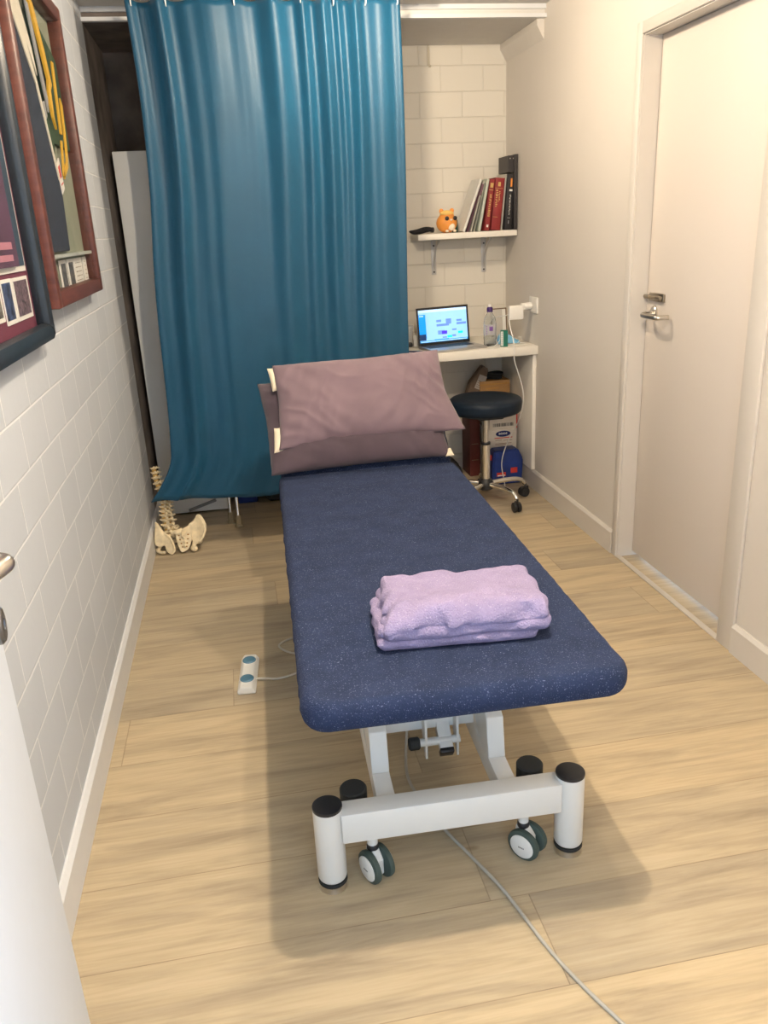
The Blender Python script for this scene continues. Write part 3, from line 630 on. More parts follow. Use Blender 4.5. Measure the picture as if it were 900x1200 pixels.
# dark mahogany shadow box with two blazers
M_board = mat('sage_board', (.23, .25, .19), .85, nz=.06)
f1 = frame('shadow_box_frame', 'reddish mahogany shadow box frame showing a navy and a green blazer on the brick wall', 2.428, 3.262, 1.292, 2.205, .045, .048, M_mahog, .006, M_board)
def poly(bm, pts, x0, x1): return prism(bm, pts, x0, x1, 0)
xb = XL+.010
M_navyc = mat('navy_blazer_wool', (.022, .03, .05), .9, nz=.2, nscale=30, bump=.2, bscale=300)
M_greenc = mat('green_blazer_wool', (.028, .06, .03), .9, nz=.2, nscale=30, bump=.2, bscale=300)
M_yel = mat('yellow_braid', (.62, .36, .03), .7)
M_lin = mat('cream_lining', (.62, .58, .48), .8)
M_greys = mat('grey_scarf', (.30, .30, .30), .8)
gm = BM(); poly(gm, [(2.50, 2.16), (2.62, 2.17), (2.80, 1.90), (2.90, 1.60), (2.87, 1.44), (2.50, 1.44), (2.478, 1.8)], xb, xb+.012)
bl = obj('navy_blazer', gm, M_navyc, f1, smooth=False, bev=.004)
bm = BM(); poly(bm, [(2.56, 2.165), (2.60, 2.165), (2.78, 1.90), (2.88, 1.66), (2.868, 1.65), (2.755, 1.90), (2.53, 2.10)], xb+.012, xb+.016); poly(bm, [(2.60, 2.165), (2.66, 2.165), (2.78, 2.00), (2.80, 1.93), (2.70, 2.02)], xb+.012, xb+.015); obj('lining', bm, M_lin, bl, smooth=False, bev=.001)
bm = BM(); poly(bm, [(2.80, 1.86), (2.84, 1.87), (2.85, 1.83), (2.81, 1.81)], xb+.012, xb+.015); obj('crest', bm, M_greys, bl, smooth=False)
gm = BM(); poly(gm, [(2.84, 2.14), (3.20, 2.04), (3.205, 1.76), (2.93, 1.76), (2.87, 1.68), (2.88, 1.9)], xb-.001, xb+.009)
gl = obj('green_blazer', gm, M_greenc, f1, smooth=False, bev=.004)
bm = BM()
poly(bm, [(2.80, 2.145), (2.86, 2.13), (2.93, 2.02), (2.965, 1.93), (2.93, 1.91), (2.915, 1.83), (2.93, 1.80), (2.90, 1.83), (2.885, 1.89), (2.92, 1.94), (2.88, 2.02)], xb+.016, xb+.024)
poly(bm, [(3.09, 2.02), (3.12, 2.02), (3.07, 1.80), (3.04, 1.80)], xb+.009, xb+.014); poly(bm, [(3.14, 1.92), (3.165, 1.90), (3.12, 1.76), (3.08, 1.70), (2.98, 1.66), (2.98, 1.68), (3.07, 1.72), (3.10, 1.78)], xb+.009, xb+.014)
poly(bm, [(3.03, 1.78), (3.05, 1.78), (2.99, 1.66), (2.97, 1.67)], xb+.009, xb+.014)
obj('yellow_braid', bm, M_yel, gl, smooth=False, bev=.001)
bm = BM(); poly(bm, [(2.78, 2.12), (2.81, 2.12), (2.88, 1.88), (2.86, 1.84), (2.84, 1.90)], xb+.014, xb+.020); obj('scarf', bm, M_greys, gl, smooth=False, bev=.002)
bm = BM(); poly(bm, [(2.88, 1.70), (2.93, 1.72), (2.95, 1.63), (2.90, 1.61)], xb+.010, xb+.013); b2 = BM(); poly(b2, [(2.892, 1.69), (2.922, 1.70), (2.93, 1.665), (2.90, 1.655)], xb+.0131, xb+.0136); poly(b2, [(2.90, 1.64), (2.94, 1.65), (2.941, 1.645), (2.901, 1.635)], xb+.0131, xb+.0136)
obj('swing_tag', [(bm, M_photow), (b2, M_red)], None, f1, smooth=False)
bm = BM(); wbox(bm, 2.465, 3.22, 1.424, 1.434, XL+.008, XL+.034); obj('glass_shelf', bm, mat('shelf_edge', (.55, .58, .52), .2), f1, smooth=False)
for y0, y1, dark in ((2.70, 2.80, 1), (2.83, 2.93, 1), (2.94, 3.09, 0), (3.12, 3.19, 0)):
    bm = BM(); wbox(bm, y0, y1, 1.325, 1.415, XL+.010, XL+.014); b2 = BM()
    if dark: wbox(b2, y0+.012, y1-.012, 1.335, 1.405, XL+.0141, XL+.0146)
    else:
        for k in range(5): wbox(b2, y0+.02, y1-.02, 1.342+k*.014, 1.345+k*.014, XL+.0141, XL+.0146)
    obj('mounted_card', [(bm, M_photow), (b2, mat('card_picture', (.10, .10, .10) if dark else (.38, .35, .28), .6, nz=.7, nscale=90))], None, f1, smooth=False)
# black frame with maroon mat and jersey
f2 = frame('jersey_frame', 'large black frame with a maroon mat, sports jersey and small white-edged photos', 1.50, 2.335, 1.222, 2.30, .048, .046, M_blackf, .018, M_maroon)
M_jer = mat('dark_jersey', (.035, .04, .075), .85, nz=.35, nscale=5, bump=.2, bscale=60)
M_pink = mat('pink_stripe', (.40, .17, .22), .8)
bm = BM(); wbox(bm, 1.60, 2.263, 1.405, 2.26, XL+.0082, XL+.012); mtb = obj('mat_window', bm, M_photow, f2, smooth=False)
bm = BM(); wbox(bm, 1.612, 2.250, 1.418, 2.25, XL+.0122, XL+.014); obj('jersey_panel', bm, mat('navy_panel', (.02, .05, .085), .8, nz=.3, nscale=6), f2, smooth=False)
bm = BM(); poly(bm, [(1.66, 1.419), (2.165, 1.419), (2.16, 1.60), (2.21, 1.90), (2.235, 2.10), (2.10, 2.22), (1.74, 2.22), (1.62, 2.05)], XL+.014, XL+.022)
b2 = BM(); wbox(b2, 1.70, 2.123, 1.458, 1.474, XL+.0221, XL+.0226); wbox(b2, 1.70, 2.118, 1.432, 1.446, XL+.0221, XL+.0226)
obj('jersey', [(bm, mat('maroon_jersey', (.085, .035, .075), .85, nz=.35, nscale=6)), (b2, M_pink)], None, f2, smooth=False)
phots = [(1.80, 1.985, 1.312, 1.392), (1.86, 1.99, 1.305, 1.383), (2.006, 2.098, 1.293, 1.394), (2.106, 2.262, 1.293, 1.393), (1.62, 1.82, 1.305, 1.39)]
for k, (y0, y1, z0, z1) in enumerate(phots):
    if k == 0: continue
    bm = BM(); wbox(bm, y0, y1, z0, z1, XL+.0082, XL+.011); b2 = BM(); wbox(b2, y0+(.002 if k == 2 else .012), y1-.014, z0+.010, z1-.008, XL+.0111, XL+.0116)
    obj('small_photo', [(bm, M_photow), (b2, mat('team_photo', [(.1, .1, .1), (.13, .12, .10), (.04, .06, .13), (.13, .09, .11), (.1, .1, .1)][k], .5, nz=1.0, nscale=[60, 30, 40, 130, 60][k]))], None, f2, smooth=False)

# ---------------- shelf, brackets and what stands on it ----------------
sh = thing('wall_shelf', 'narrow white wall shelf on two brackets above the desk', 'shelf', (1.32, 4.65, 1.38))
M_shelf = mat('white_melamine', (.80, .76, .68), .4, nz=.01)
bm = BM(); box(bm, (1.030, 4.553, 1.381), (1.594, 4.757, 1.412), bev=.0015); obj('shelf_board', bm, M_shelf, sh)
for x in (1.163, 1.462):
    bm = BM(); box(bm, (x-.014, 4.7545, 1.185), (x+.014, 4.7585, 1.379), bev=.001); box(bm, (x-.014, 4.58, 1.3775), (x+.014, 4.757, 1.381), bev=.001)
    tube(bm, [(x, 4.753, 1.215), (x, 4.735, 1.27), (x, 4.70, 1.33), (x, 4.62, 1.374)], .005, 8)
    b2 = BM()
    for z in (1.20, 1.345): cyl(b2, (x, 4.7548, z), (x, 4.752, z), .005, seg=12)
    obj('bracket', [(bm, mat('grey_bracket', (.52, .51, .50), .4, .3)), (b2, M_blackp)], None, sh)
SZ = 1.4125
def book(name, label, x, w, h, d, tilt, y0, cover, page, marks=(), cat='book', group='books on the wall shelf', depth_twist=0):
    """stands on the shelf; x = left bottom of its spine, leaning to the right by tilt"""
    t = thing(name, label, cat, (x, y0, SZ+max(0, sin(tilt)*w*0)), 0, group)
    R = Matrix.Translation((x, y0, SZ+w*sin(tilt))) @ Matrix.Rotation(tilt, 4, 'Y') @ Matrix.Rotation(depth_twist, 4, 'Z')
    bm = BM(); box(bm, (0, 0, 0), (.0025, d, h)); box(bm, (w-.0025, 0, 0), (w, d, h)); box(bm, (0, 0, 0), (w, .003, h), bev=.001); bm.transform(R)
    groups = {}
    for (a0, a1, b0, b1, mm) in marks:
        q = BM(); box(q, (w*a0, -.0007, h*b0), (w*a1, .0002, h*b1)); q.transform(R)
        if mm in groups: merge(groups[mm], q)
        else: groups[mm] = q
    obj('cover', [(bm, cover)]+[(v, k) for k, v in groups.items()], None, t)
    bm = BM(); box(bm, (.003, .004, .003), (w-.003, d-.003, h-.003)); bm.transform(R); obj('pages', bm, page, t, smooth=False)
    return t
M_page = mat('page_block', (.66, .62, .52), .8, nz=.08, nscale=200, stretch=(20, 1, 1))
M_mag = mat('magazine_spine', (.50, .48, .42), .5); M_redb = mat('red_cloth_cover', (.24, .022, .022), .55, nz=.12); M_blackb = mat('black_cover', (.02, .018, .02), .35)
M_greenw = mat('pale_green_cover', (.50, .54, .46), .5); M_orange = mat('orange_print', (.75, .25, .04), .5)
M_dred = mat('dark_plum_cover', (.16, .07, .10), .5)
# wide white folder lying open-faced against the row
book('folder', 'wide white paper folder leaning at the left end of the shelf row', 1.285, .016, .285, .16, radians(21), 4.575, M_photow, M_page, cat='folder')
def glyphs(a0, a1, b0, b1, mm, n=9):
    """worn, unreadable vertical spine lettering"""
    out = []; st = (b1-b0)/n
    for k in range(n): 
        random.seed(k*3+int(b0*100)); out.append((a0+random.random()*.08, a1-random.random()*.12, b0+k*st, b0+k*st+st*random.uniform(.35, .75), mm))
    return out
book('magazine', 'leftmost thin magazine leaning against the white folder', 1.315, .007, .262, .15, radians(18.5), 4.585, M_dred, M_page)
book('magazine', 'cream magazine with a plum top corner, in the middle of the leaning magazines', 1.3325, .009, .268, .15, radians(16.5), 4.583, M_mag, M_page, [(0, 1, .72, .94, M_dred)])
book('magazine', 'grey-green magazine leaning next to the pale green book', 1.3517, .009, .255, .15, radians(14.5), 4.585, mat('grey_green_cover', (.30, .31, .26), .5), M_page)
book('book', 'pale green hardback left of the two red books', 1.375, .016, .272, .155, radians(11.5), 4.58, M_greenw, M_page)
book('book', 'slim red book with worn gold spine lettering', 1.410, .030, .266, .155, radians(7.5), 4.575, M_redb, M_page, glyphs(.3, .75, .28, .72, M_gold, 12)+[(.25, .8, .84, .93, M_gold), (.35, .7, .07, .12, M_photow), (.1, .9, .79, .80, M_gold)])
book('book', 'thick red book with worn gold lettering and a ring emblem on the spine', 1.4475, .054, .270, .16, radians(6.0), 4.572, M_redb, M_page, glyphs(.2, .45, .45, .78, M_gold, 10)+glyphs(.5, .7, .55, .76, M_gold, 7)+[(.35, .62, .84, .92, M_gold), (.1, .9, .80, .806, M_gold), (.1, .6, .25, .256, M_gold)])
book('book', 'thin pale paperback between the thick red book and the black book', 1.5045, .009, .290, .15, radians(5.5), 4.572, M_mag, M_page)
book('book', 'black book with an orange bar and white lettering down its spine', 1.521, .044, .285, .155, radians(4), 4.560, M_blackb, M_page, glyphs(.42, .62, .27, .66, M_photow, 20)+[(.45, .68, .78, .93, M_orange), (.35, .75, .70, .735, M_photow), (.3, .7, .215, .22, M_photow), (.45, .55, .11, .17, mat('grey_print', (.3, .3, .3), .5))])
bf = thing('binder', 'tall black binder at the right end of the shelf against the wall', 'binder', (1.58, 4.60, SZ), 0, 'books on the wall shelf')
bm = BM(); R = Matrix.Translation((1.546, 4.568, SZ+.001)) @ Matrix.Rotation(radians(.3), 4, 'Y')
box(bm, (.028, -.022, 0), (.046, .155, .385), R, bev=.002); box(bm, (-.006, -.008, .296), (.046, .155, .380), R, bev=.002)
b2 = BM()
for x in (.014, .032): cyl(b2, R @ Vector((x-.008, -.0075, .365)), R @ Vector((x-.008, -.010, .365)), .003, seg=10)
obj('cover', [(bm, mat('black_board', (.035, .03, .03), .45)), (b2, M_steel)], None, bf, smooth=False)

# small hamster figure
hm = thing('toy_hamster', 'orange round hamster toy with a blond tuft sitting on the shelf', 'toy', (1.205, 4.63, SZ))
M_or = mat('orange_vinyl', (.78, .30, .055), .5, nz=.06); M_blond = mat('blond_tuft', (.85, .56, .16), .6, nz=.1); M_bel = mat('cream_belly', (.80, .70, .55), .6)
hx, hy, hz = 1.210, 4.625, SZ
bm = BM(); ball(bm, (hx, hy, hz+.052), .052, (1.12, .95, 1.0), u=32, v=22); ball(bm, (hx, hy, hz+.078), .042, (1.05, .95, .85), u=28, v=18)
body = obj('body', bm, M_or, hm, ang=80)
for q in (-1, 1):
    bm = BM(); ball(bm, (hx+q*.030, hy-.002, hz+.116), .0125, (1, .5, 1)); obj('ear', bm, M_or, hm)
    bm = BM(); ball(bm, (hx+.014+q*.024, hy-.043+q*.004, hz+.076), .0115, (1, .6, 1)); obj('eye', bm, M_blackp, hm)
    bm = BM(); ball(bm, (hx+.012+q*.022, hy-.043, hz+.010), .0095, (1, 1.2, .8)); obj('foot', bm, M_bel, hm)
bm = BM(); ball(bm, (hx+.016, hy-.036, hz+.033), .022, (.95, .65, 1.0)); obj('belly', bm, M_bel, hm)
bm = BM(); ball(bm, (hx+.014, hy-.046, hz+.068), .006, (1.2, .9, .9)); obj('snout', bm, M_bel, hm)
bm = BM(); ball(bm, (hx-.002, hy-.004, hz+.102), .034, (1.1, 1.0, .52))
for k in range(11): 
    a = k/10*pi; ball(bm, (hx-.034+.068*k/10, hy-.030+.006*abs(k-5)*.8, hz+.098-.010*abs(sin(a*3))), .008, (.8, .6, 1.3), u=10, v=8)
obj('hair_tuft', bm, M_blond, hm, ang=80)
bm = BM(); ball(bm, (0, 0, 0), 1, (.075, .032, .016), u=28, v=16)
for v in bm.verts: v.co.z += .006*sin(v.co.x*40); v.co.y += .006*cos(v.co.x*55)
bm.transform(Matrix.Translation((1.073, 4.655, SZ+.018)) @ Matrix.Rotation(radians(4), 4, 'Z')); 
gc = thing('glasses_case', 'soft black glasses case at the left end of the shelf', 'case', (1.07, 4.655, SZ)); obj('case_body', bm, mat('black_fabric', (.012, .012, .015), .8, bump=.3, bscale=120), gc)
bm = BM(); box(bm, (1.125, 4.634, SZ+.006), (1.142, 4.676, SZ+.034), bev=.006); obj('clasp', bm, M_blackp, gc)
bm = BM(); lathe(bm, [(.016, 0), (.016, .062), (.012, .068), (.009, .070), (.009, .085)], (1.272, 4.68, SZ), seg=20)
tag(obj('bottle', bm, mat('dark_green_plastic', (.02, .10, .075), .35)), 'small dark green bottle standing behind the hamster toy on the shelf', 'bottle')

# ---------------- desk ----------------
DZT = .8155
dk = thing('desk', 'white wall-fixed desk top under the shelf, with a thin panel at the right', 'desk', (1.2, 4.48, 0))
bm = BM(); box(bm, (.62, 4.205, .770), (XR-.001, YB-.002, DZT), bev=.0015); obj('desk_top', bm, M_shelf, dk)
bm = BM(); box(bm, (1.575, 4.225, .112), (XR-.002, YB-.003, .770), bev=.001); obj('side_panel', bm, M_shelf, dk)
bm = BM(); box(bm, (.62, 4.72, .10), (.64, YB-.002, .77), bev=.001); box(bm, (1.50, 4.30, .752), (1.574, 4.34, .770), bev=.001); obj('bracket', bm, M_shelf, dk)

# laptop
lp = thing('laptop', 'open silver laptop on the desk showing a pale blue calendar page', 'laptop', (1.15, 4.21, DZT))
c0, c1, c2, c3 = Vector((.996, 4.135, 0)), Vector((1.300, 4.195, 0)), Vector((1.285, 4.405, 0)), Vector((.985, 4.345, 0))
lu = (c1-c0).normalized(); lv = Vector((-lu.y, lu.x, 0)); o0 = Vector((1.020, 4.208, DZT+.001))
lu = Vector((cos(radians(11)), sin(radians(11)), 0)); lv = Vector((-lu.y, lu.x, 0))
Mlp = Matrix(((lu.x, lv.x, 0, o0.x), (lu.y, lv.y, 0, o0.y), (0, 0, 1, o0.z), (0, 0, 0, 1)))
M_alu = mat('silver_aluminium', (.50, .49, .48), .35, .8); M_key = mat('black_keys', (.02, .02, .025), .5)
LW, LD = .318, .212
bm = BM(); box(bm, (0, 0, 0), (LW, LD, .012), Mlp, bev=.003); obj('laptop_base', bm, M_alu, lp)
bm = BM()
for r_ in range(5):
    for k in range(13): box(bm, (.018+k*.0207, .095+r_*.0195, .012), (.018+k*.0207+.0185, .095+r_*.0195+.0170, .0135), Mlp)
obj('keyboard', bm, M_key, lp, smooth=False)
bm = BM(); box(bm, (.10, .012, .012), (.205, .082, .0124), Mlp); obj('trackpad', bm, mat('trackpad_grey', (.36, .36, .37), .4), lp, smooth=False)
Ms = Mlp @ Matrix.Translation((0, LD-.004, .012)) @ Matrix.Rotation(radians(76+0), 4, 'X')     # lid local: x, y up the lid, z towards viewer
Ms = Mlp @ Matrix.Translation((0, LD-.004, .012)) @ Matrix.Rotation(radians(83), 4, 'X')
bm = BM(); box(bm, (0, 0, -.006), (LW, .205, -.001), Ms, bev=.002); ld = obj('lid', bm, M_alu, lp)
bm = BM(); box(bm, (.001, .001, -.001), (LW-.001, .204, .0006), Ms); obj('bezel', bm, M_blackp, ld, smooth=False)
def em(name, col, s=1.0): return mat(name, col, .3, emit=col, es=s)
E_bg = em('screen_pale_blue', (.25, .50, .85), .60); E_side = em('screen_side_blue', (.0, .26, .80), .6); E_dark = em('screen_dark', (.005, .03, .10), .6); E_blk = em('screen_block', (.12, .24, .60), .55)
E_vi = em('screen_violet', (.06, .03, .75), .6); E_gr = em('screen_green', (.0, .75, .55), .6); E_bar = em('screen_bar', (.02, .22, .55), .8); E_wh = em('screen_white', (.45, .68, .95), .6)
def sc(x0, x1, y0, y1, l): b = BM(); box(b, (.012+x0*(LW-.024), .016+y0*.176, .0006+l*.0002), (.012+x1*(LW-.024), .016+y1*.176, .0007+l*.0002), Ms); return b
tiles = [(sc(0, 1, 0, 1, 0), E_bg), (sc(0, .14, .13, .86, 1), E_side), (sc(0, .13, .07, .26, 2), E_dark), (sc(0, 1, .0, .06, 1), E_bar), (sc(.02, .98, .015, .035, 2), E_wh), (sc(0, 1, .92, 1, 1), E_wh), (sc(.30, .60, .06, .08, 3), E_bar)]
for a in ((.36, .46, .60, .67), (.36, .62, .47, .54), (.56, .67, .52, .68), (.78, .89, .58, .64), (.78, .98, .48, .55), (.38, .52, .22, .34), (.68, .77, .31, .36), (.66, .75, .12, .18), (.47, .56, .10, .14)): tiles.append((sc(*a, 1), E_blk))
tiles += [(sc(.46, .57, .22, .32, 2), E_vi), (sc(.57, .67, .10, .17, 2), E_gr), (sc(.80, .90, .20, .27, 2), E_gr), (sc(.01, .10, .80, .83, 2), E_wh)]
for k in range(6): tiles.append((sc(.015, .10, .36+k*.07, .375+k*.07, 2), E_bar))
obj('screen', tiles, None, ld, smooth=False)

# bottle
bt = thing('water_bottle', 'clear plastic water bottle with a purple cap on the desk', 'bottle', (1.366, 4.335, DZT))
M_pet = mat('clear_pet', (.90, .93, .95), .06, trans=1, ior=1.2)
bm = BM(); lathe(bm, [(.028, 0), (.034, .004), (.0345, .012), (.033, .03), (.0345, .045), (.033, .07), (.0345, .09), (.0345, .125), (.030, .150), (.018, .172), (.013, .180), (.013, .192), (.011, .192), (.011, .179), (.016, .170), (.028, .149), (.0325, .125), (.0325, .012), (.027, .003)], (1.366, 4.335, DZT), seg=36); obj('bottle_body', bm, M_pet, bt, ang=60)
bm = BM(); lathe(bm, [(.0352, .062), (.0352, .118)], (1.366, 4.335, DZT), seg=36, caps=False)
bmesh.ops.delete(bm, geom=[f for f in bm.faces if (f.calc_center_median()-Vector((1.366, 4.335, 0))).y > .006], context='FACES')
b2 = BM(); box(b2, (1.352, 4.2985, DZT+.085), (1.372, 4.2995, DZT+.108)); b3 = BM()
for k in range(6): box(b3, (1.338+.0, 4.3095, DZT+.062+k*.009), (1.3435, 4.3105, DZT+.067+k*.009))
obj('label', [(bm, mat('clear_label', (.62, .62, .66), .4, alpha=.55)), (b2, mat('violet_print', (.16, .07, .30), .5)), (b3, mat('violet_print', (.16, .07, .30), .5))], None, bt)
bm = BM(); lathe(bm, [(.0165, .183), (.0165, .202), (.013, .208), (.010, .210)], (1.366, 4.335, DZT), seg=26); b2 = BM(); lathe(b2, [(.009, .208), (.009, .220), (.007, .224)], (1.366, 4.335, DZT), seg=18)
obj('cap', [(bm, mat('purple_cap', (.045, .015, .12), .4)), (b2, M_wplas)], None, bt)
# photo frame at the back of the desk
pf = thing('photo_frame', 'small upright frame with a brown top edge behind the water bottle', 'picture frame', (1.495, 4.56, DZT))
Mf = Matrix.Translation((1.452, 4.545, DZT)) @ Matrix.Rotation(radians(8), 4, 'Z') @ Matrix.Rotation(radians(-6), 4, 'X')
bm = BM(); box(bm, (0, 0, .003), (.088, .012, .172), Mf, bev=.002); obj('panel', bm, mat('grey_acrylic', (.52, .49, .44), .25), pf)
bm = BM(); box(bm, (.064, -.001, .006), (.084, .0, .168), Mf); obj('card', bm, M_photow, pf, smooth=False)
bm = BM(); box(bm, (-.002, -.002, .170), (.092, .014, .176), Mf, bev=.001); box(bm, (.086, -.002, 0), (.092, .014, .176), Mf, bev=.001); obj('edge', bm, mat('brown_edge', (.17, .11, .07), .5), pf)
# green tube
tu = thing('ointment_box', 'small dark green box with a white side standing on the desk edge', 'box', (1.425, 4.275, DZT))
Mg = Matrix.Translation((1.425, 4.268, DZT+.0005)) @ Matrix.Rotation(radians(-20), 4, 'Z')
bm = BM(); box(bm, (-.020, -.012, 0), (.020, .012, .088), Mg, bev=.001); b2 = BM(); box(b2, (-.017, -.0128, .006), (-.004, -.0120, .082), Mg); b3 = BM()
for k in range(9): box(b3, (-.014, -.0132, .010+k*.0078), (-.007, -.0128, .0145+k*.0078), Mg)
obj('carton', [(bm, mat('emerald_carton', (.004, .13, .085), .4)), (b2, M_photow), (b3, mat('grey_print2', (.25, .3, .3), .5))], None, tu, smooth=False)
# surgical mask
mk = thing('face_mask', 'crumpled light blue surgical face mask on the desk by the wall', 'face mask', (1.49, 4.36, DZT))
bm = BM(); G = {}
for i in range(25):
    for j in range(13):
        u, v = i/24, j/12
        G[i, j] = bm.verts.new((1.415+.125*u, 4.335+.05*v*.6+.012*sin(u*pi), DZT+.004+(.020+.045*sin(pi*min(1, u*1.1)**.7))*v*(1-.25*u)+.0015*sin(v*22)))
for i in range(24):
    for j in range(12): bm.faces.new((G[i, j], G[i+1, j], G[i+1, j+1], G[i, j+1]))
o = obj('mask_body', bm, mat('mask_blue', (.20, .48, .70), .8, bump=.1), mk, ang=80); s = o.modifiers.new('t', 'SOLIDIFY'); s.thickness = .002
for pts in ([(1.416, 4.335, DZT+.006), (1.38, 4.30, DZT+.004), (1.335, 4.275, DZT+.004), (1.36, 4.262, DZT+.004), (1.41, 4.30, DZT+.03), (1.425, 4.34, DZT+.060)], [(1.54, 4.335, DZT+.006), (1.565, 4.30, DZT+.004), (1.50, 4.262, DZT+.004), (1.455, 4.256, DZT+.004), (1.50, 4.29, DZT+.004), (1.555, 4.345, DZT+.03), (1.54, 4.365, DZT+.035)]):
    bm = BM(); tube(bm, pts, .0016, 6); obj('ear_loop', bm, M_photow, mk)
# pen, clear cup, white card, dark eraser at the left of the laptop
pn = thing('pen', 'dark blue pen lying on the desk left of the laptop', 'pen', (.95, 4.30, DZT))
bm = BM(); cyl(bm, (.885, 4.320, DZT+.005), (.970, 4.275, DZT+.005), .0042, seg=12, bev=.001); obj('barrel', bm, mat('pen_blue', (.015, .03, .12), .3), pn)
bm = BM(); lathe(bm, [(.0042, 0), (.001, .012)], (.970, 4.275, DZT+.005), (.085, -.045, 0), 12); obj('tip', bm, M_blackp, pn)
bm = BM(); lathe(bm, [(.026, 0), (.034, .10), (.032, .10), (.024, .004)], (.975, 4.66, DZT), seg=30)
tag(obj('plastic_cup', bm, mat('clear_cup', (.85, .87, .88), .12, alpha=.35)), 'clear plastic cup between the curtain edge and the laptop', 'cup')
bm = BM(); prism(bm, [(4.50, DZT+.001), (4.53, DZT+.001), (4.518, DZT+.062)], .975, 1.018, 0); tag(obj('folded_card', bm, M_photow, smooth=False), 'small white folded card standing behind the laptop at its left', 'card')
bm = BM(); box(bm, (.935, 4.50, DZT), (.968, 4.535, DZT+.025), bev=.008); tag(obj('tape_dispenser', bm, M_blackp), 'small black desk gadget left of the white folded card', 'stationery')

# power outlet, plug, charger and lead on the right wall
ol = thing('power_outlet', 'white power outlet on the right wall above the desk', 'power outlet', (XR, 4.27, 1.02))
bm = BM(); box(bm, (XR-.010, 4.213, .985), (XR, 4.333, 1.068), bev=.003); obj('face_plate', bm, M_wplas, ol)
bm = BM(); box(bm, (XR-.013, 4.222, 1.040), (XR-.009, 4.236, 1.058), bev=.001); obj('switch', bm, M_wplas, ol)
pl = thing('charger', 'white square laptop charger with a plug adapter in the power outlet', 'charger', (XR-.06, 4.28, 1.0))
bm = BM(); cyl(bm, (XR-.011, 4.285, 1.022), (XR-.060, 4.285, 1.020), .019, bev=.005); box(bm, (XR-.075, 4.268, 1.002), (XR-.050, 4.302, 1.038), bev=.008); obj('plug', bm, M_wplas, pl)
bm = BM(); box(bm, (XR-.148, 4.255, .955), (XR-.066, 4.285, 1.030), bev=.008); obj('adapter_block', bm, M_wplas, pl)
bm = BM(); tube(bm, [(1.452, 4.265, .960), (1.450, 4.24, .92), (1.455, 4.205, .86), (1.458, 4.192, .80), (1.460, 4.190, .74), (1.500, 4.195, .62), (1.520, 4.215, .52), (1.505, 4.25, .40), (1.455, 4.30, .26), (1.430, 4.32, .14), (1.440, 4.30, .03), (1.43, 4.26, .005)], .0028, 8); obj('lead', bm, M_wplas, pl)
bm = BM(); tube(bm, [(1.452, 4.265, .985), (1.43, 4.30, .975), (1.41, 4.40, .955), (1.42, 4.52, .90), (1.43, 4.60, .83)], .0022, 8); obj('thin_lead', bm, M_wplas, pl)

# ---------------- stool ----------------
SX, SY = 1.258, 4.075
st = thing('stool', 'round dark navy vinyl stool on a five-star chrome base with casters', 'stool', (SX, SY, 0))
bm = BM(); lathe(bm, [(.150, .510), (.180, .510), (.189, .518), (.192, .535), (.193, .562), (.190, .576), (.180, .584), (.12, .588), (.0, .589)], (SX, SY, 0), seg=56); obj('seat', bm, M_vinyl, st, ang=60)
bm = BM(); lathe(bm, [(.150, .500), (.150, .511)], (SX, SY, 0), seg=40); box(bm, (SX-.05, SY-.05, .470), (SX+.09, SY+.05, .502), bev=.01); obj('seat_mount', bm, M_blackp, st)
bm = BM(); cyl(bm, (SX, SY, .30), (SX, SY, .49), .0165); cyl(bm, (SX, SY, .13), (SX, SY, .335), .024, bev=.001); obj('gas_column', bm, M_chrome, st)
bm = BM(); lathe(bm, [(.026, .330), (.026, .342)], (SX, SY, 0)); obj('collar', bm, M_blackp, st)
bm = BM(); lathe(bm, [(.022, .070), (.040, .082), (.042, .115), (.034, .130), (.026, .140)], (SX, SY, 0)); obj('hub', bm, M_blackp, st)
for k in range(5):
    a = radians(-64+72*k); ca, sa = cos(a), sin(a)
    bm = BM(); tube(bm, [(SX+ca*r_, SY+sa*r_, z) for r_, z in ((.03, .108), (.10, .112), (.17, .110), (.215, .098), (.238, .075))], .013, 14, rad=lambda t: .0145-.003*t); lg = obj('leg', bm, M_chrome, st)
    cx, cy = SX+ca*.242, SY+sa*.242; yaw = a+radians(70+30*k)
    bm = BM(); cyl(bm, (cx, cy, .045), (cx, cy, .075), .006, seg=12)
    ax = Vector((cos(yaw), sin(yaw), 0)); of = Vector((-sin(yaw), cos(yaw), 0))*.010
    for q in (-1, 1): lathe(bm, [(.020, .0), (.0265, .002), (.0275, .008), (.0265, .015), (.018, .018)], Vector((cx, cy, .0275))+of+ax*q*.004, ax*q, 26)
    box(bm, (-.006, -.02, .035), (.006, .03, .058), Matrix.Translation((cx, cy, 0)) @ Matrix.Rotation(yaw, 4, 'Z'), bev=.004); obj('caster', bm, M_blackp, lg)

# ---------------- boxes under the desk ----------------
bb = thing('blue_bag', 'shiny royal blue bag with red labels on the floor under the desk', 'bag', (1.49, 4.47, 0))
bm = BM(); pr = [(1.380, .004), (1.560, .004), (1.566, .150), (1.535, .212), (1.392, .208), (1.384, .15)]
prism(bm, pr, 4.335, 4.43, 1); bmesh.ops.bevel(bm, geom=bm.edges[:], offset=.008, segments=2, affect='EDGES'); obj('bag_body', bm, M_blue, bb, ang=30)
bm = BM(); box(bm, (1.405, 4.3335, .055), (1.460, 4.3355, .078)); b2 = BM(); box(b2, (1.410, 4.3325, .057), (1.455, 4.3336, .063)); obj('red_label', [(bm, M_red), (b2, M_photow)], None, bb, smooth=False)
bm = BM(); box(bm, (1.490, 4.3335, .070), (1.530, 4.3355, .102)); box(bm, (1.366, 4.36, .150), (1.3825, 4.42, .178)); obj('red_label', bm, M_red, bb, smooth=False)
